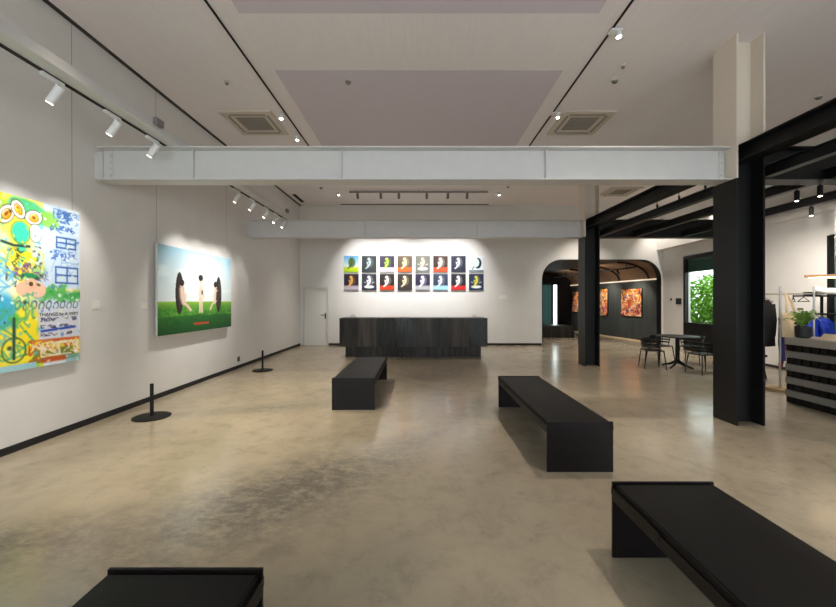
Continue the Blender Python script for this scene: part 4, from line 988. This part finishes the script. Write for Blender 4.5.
# wooden pendant
t = thing('wooden_pendant', 'long slim wooden pendant lamp with a warm glowing underside', 'pendant lamp', (6.8, 5.85, 1.94))
def board(k, wk):
    out = [(6.2 + 1.3 * j / 14, wk * 0.36 * math.sin(PI * min(1, 0.03 + j / 14 * 1.5) * 0.5)) for j in range(k, 15)]
    q = [(u, 6.0 - 0.30 * (u - 6.1) - w) for u, w in out] + [(u, 6.0 - 0.30 * (u - 6.1) + w) for u, w in out[::-1]]
    return q
MB().prism(board(0, 1.0), 1.93, 1.965, 'z').build('board', M['wood'], t)
MB().prism(board(1, 0.86), 1.922, 1.93, 'z').build('diffuser', M['led'], t)
for x, y in ((6.6, 5.9), (7.2, 5.72)): MB().tube([(x, y, 1.96), (x, y, ZC)], 0.0018, 6).build('cable', M['steel'], t)
# stool leg glimpse left of the rack
t = thing('stool', 'black low stool behind the coat near the right wall', 'stool', (6.85, 7.55, 0))
MB().lathe([(0.16, 0.43), (0.165, 0.44), (0.165, 0.46), (0.15, 0.47)], (6.85, 7.55, 0), 28).build('seat', M['black_matte'], t)
for k in range(3):
    a = k * 2.094 + 0.6; MB().tube([(6.85 + 0.1 * math.cos(a), 7.55 + 0.1 * math.sin(a), 0.43), (6.85 + 0.2 * math.cos(a), 7.55 + 0.2 * math.sin(a), 0)], 0.012, 8).build('leg', M['black_matte'], t)

# ------------------------------------------------------------------ black spots over the cafe
def cafe_spot(x, y, zt, lab, drop=0.05, aim=None, e=60, deg=80):
    t = thing('cafe_spotlight', lab, 'spotlight', (x, y, zt), 'black spotlights over the cafe')
    MB().tube([(x, y, zt), (x, y, zt - drop)], 0.01, 8).build('stem', M['black_matte'], t)
    z = zt - drop; dv = ((Vector(aim) - Vector((x, y, z))).normalized() if aim else Vector((0, 0, -1))); a = Vector((x, y, z + 0.01))
    h = MB().tube([a, a + dv * 0.005, a + dv * 0.14], [0.025, 0.029, 0.029], 14).build('lamp_head', M['black_matte'], t, smooth=True)
    MB().tube([a + dv * 0.139, a + dv * 0.146], [0.024, 0.016], 12).build('lens', M['lens'] if e else M['lens_soft'], h)
    if e: spot(a + dv * 0.17, aim or (x, y, 0), e, deg, 0.9, 0.04)
cafe_spot(5.24, 4.86, 3.08, 'black cylinder spotlight under the second joist, nearer the viewer', 0.03, e=0)
cafe_spot(5.24, 5.16, 3.097, 'black cylinder spotlight under the second joist, just behind the cross beam', 0.03, e=0)
cafe_spot(6.38, 6.05, 3.097, 'black cylinder spotlight under the third joist', 0.03, e=0)
spot((5.24, 4.86, 2.86), (7.9, 6.9, 1.7), 90, 70, 0.9, 0.04); spot((5.24, 5.16, 2.86), (8.0, 7.6, 1.9), 90, 70, 0.9, 0.04); spot((6.38, 6.05, 2.86), (8.1, 7.8, 1.8), 170, 60, 0.9, 0.04)
for k, y in enumerate((12.5, 11.45, 10.4)):
    cafe_spot(8.0, y, ZC, ['bright ceiling spotlight by the right wall, nearest the arch', 'bright ceiling spotlight by the right wall, middle of three', 'bright ceiling spotlight by the right wall, nearest the viewer'][k], 0.1, (8.3, y, 1.2), 120)
cafe_spot(5.6, 12.0, ZC, 'bright ceiling spotlight before the arch, over the far cafe', 0.1, None, 210, 100)
cafe_spot(6.2, 7.0, ZC, 'ceiling spotlight over the cafe table', 0.1, None, 150, 100)
cafe_spot(5.9, 3.2, ZC, 'ceiling spotlight over the counter', 0.1, None, 40, 100)
o = MB().box(7.62, 7.74, 8.62, 8.72, 2.86, 2.98, 0.006); o.tube([(7.68, 8.67, 2.97), (7.68, 8.67, ZC)], 0.012, 8)
tag(o.build('hanging_box', M['grey_plastic']), 'small grey box hung on a rod near the right wall', 'junction box')

# ------------------------------------------------------------------ greenery outside the window
struct(MB().box(8.9, 16, 4, 18, -0.2, -0.05).build('ground', M['ground']))
def shrub(c, rx, ry_, h, n, lab, m, seed):
    r_ = random.Random(seed); t = thing('leafy_shrub', lab, 'shrub', (c[0], c[1], -0.05), 'shrubs outside the cafe window')
    g = MB()
    for k in range(6):
        a = r_.uniform(0, 6.28); g.tube([(c[0], c[1], -0.05), (c[0] + rx * 0.3 * math.cos(a), c[1] + ry_ * 0.3 * math.sin(a), h * 0.5), (c[0] + rx * 0.7 * math.cos(a), c[1] + ry_ * 0.7 * math.sin(a), h * 0.9)], [0.03, 0.02, 0.008], 6)
    g.build('stems', M['bark'], t)
    g = MB()
    for _ in range(n):
        while True:
            p = Vector((r_.uniform(-1, 1), r_.uniform(-1, 1), r_.uniform(-1, 1)))
            if 0.25 < p.length < 1: break
        q = Vector((c[0] + p.x * rx, c[1] + p.y * ry_, 0.1 + h / 2 + p.z * h / 2)); L = r_.uniform(0.10, 0.20); W = L * 0.3
        R_ = Euler((r_.uniform(-1, 1), r_.uniform(-1, 1), r_.uniform(0, 6.28))).to_matrix()
        pts = [(0, 0, 0), (L * 0.5, W, 0.01), (L, 0, -0.02), (L * 0.5, -W, 0.01)]
        g.add([q + R_ @ Vector(v) for v in pts], [[0, 1, 2, 3]])
    g.build('foliage', m, t)
shrub((9.7, 11.3), 0.7, 0.85, 1.9, 2600, 'bright green leafy shrub seen low in the cafe window', M['leaf'], 1)
shrub((10.3, 13.25), 0.85, 0.85, 2.4, 2800, 'bright green leafy shrub at the left of the cafe window', M['leaf'], 2)
shrub((11.4, 11.6), 0.75, 0.8, 2.9, 2000, 'deeper green tall shrub behind the others outside the window', M['leaf_d'], 3)

# ------------------------------------------------------------------ world, camera, view
w = bpy.data.worlds.new('World'); S.world = w; w.use_nodes = True
bg = w.node_tree.nodes['Background']; bg.inputs['Color'].default_value = (0.92, 0.97, 1.0, 1); bg.inputs['Strength'].default_value = 2.2
cam = bpy.data.cameras.new('Camera'); co = bpy.data.objects.new('Camera', cam); COL.objects.link(co)
co.location = (0, 0, 1.55); co.rotation_euler = (PI / 2, 0, 0)
cam.sensor_width = 36; cam.lens = 36 * 372 / 836; cam.shift_x = -1.0 / 836; cam.shift_y = -2.5 / 836; cam.clip_start = 0.05
S.camera = co
S.view_settings.view_transform = 'Standard'; S.view_settings.look = 'None'; S.view_settings.gamma = 1.0; S.view_settings.use_curve_mapping = False
S.view_settings.exposure = 0.83
cy_ = S.cycles
cy_.use_denoising = True
cy_.max_bounces = 8; cy_.diffuse_bounces = 5; cy_.glossy_bounces = 4; cy_.transparent_max_bounces = 8
cy_.sample_clamp_indirect = 1.0; cy_.caustics_reflective = False; cy_.caustics_refractive = False
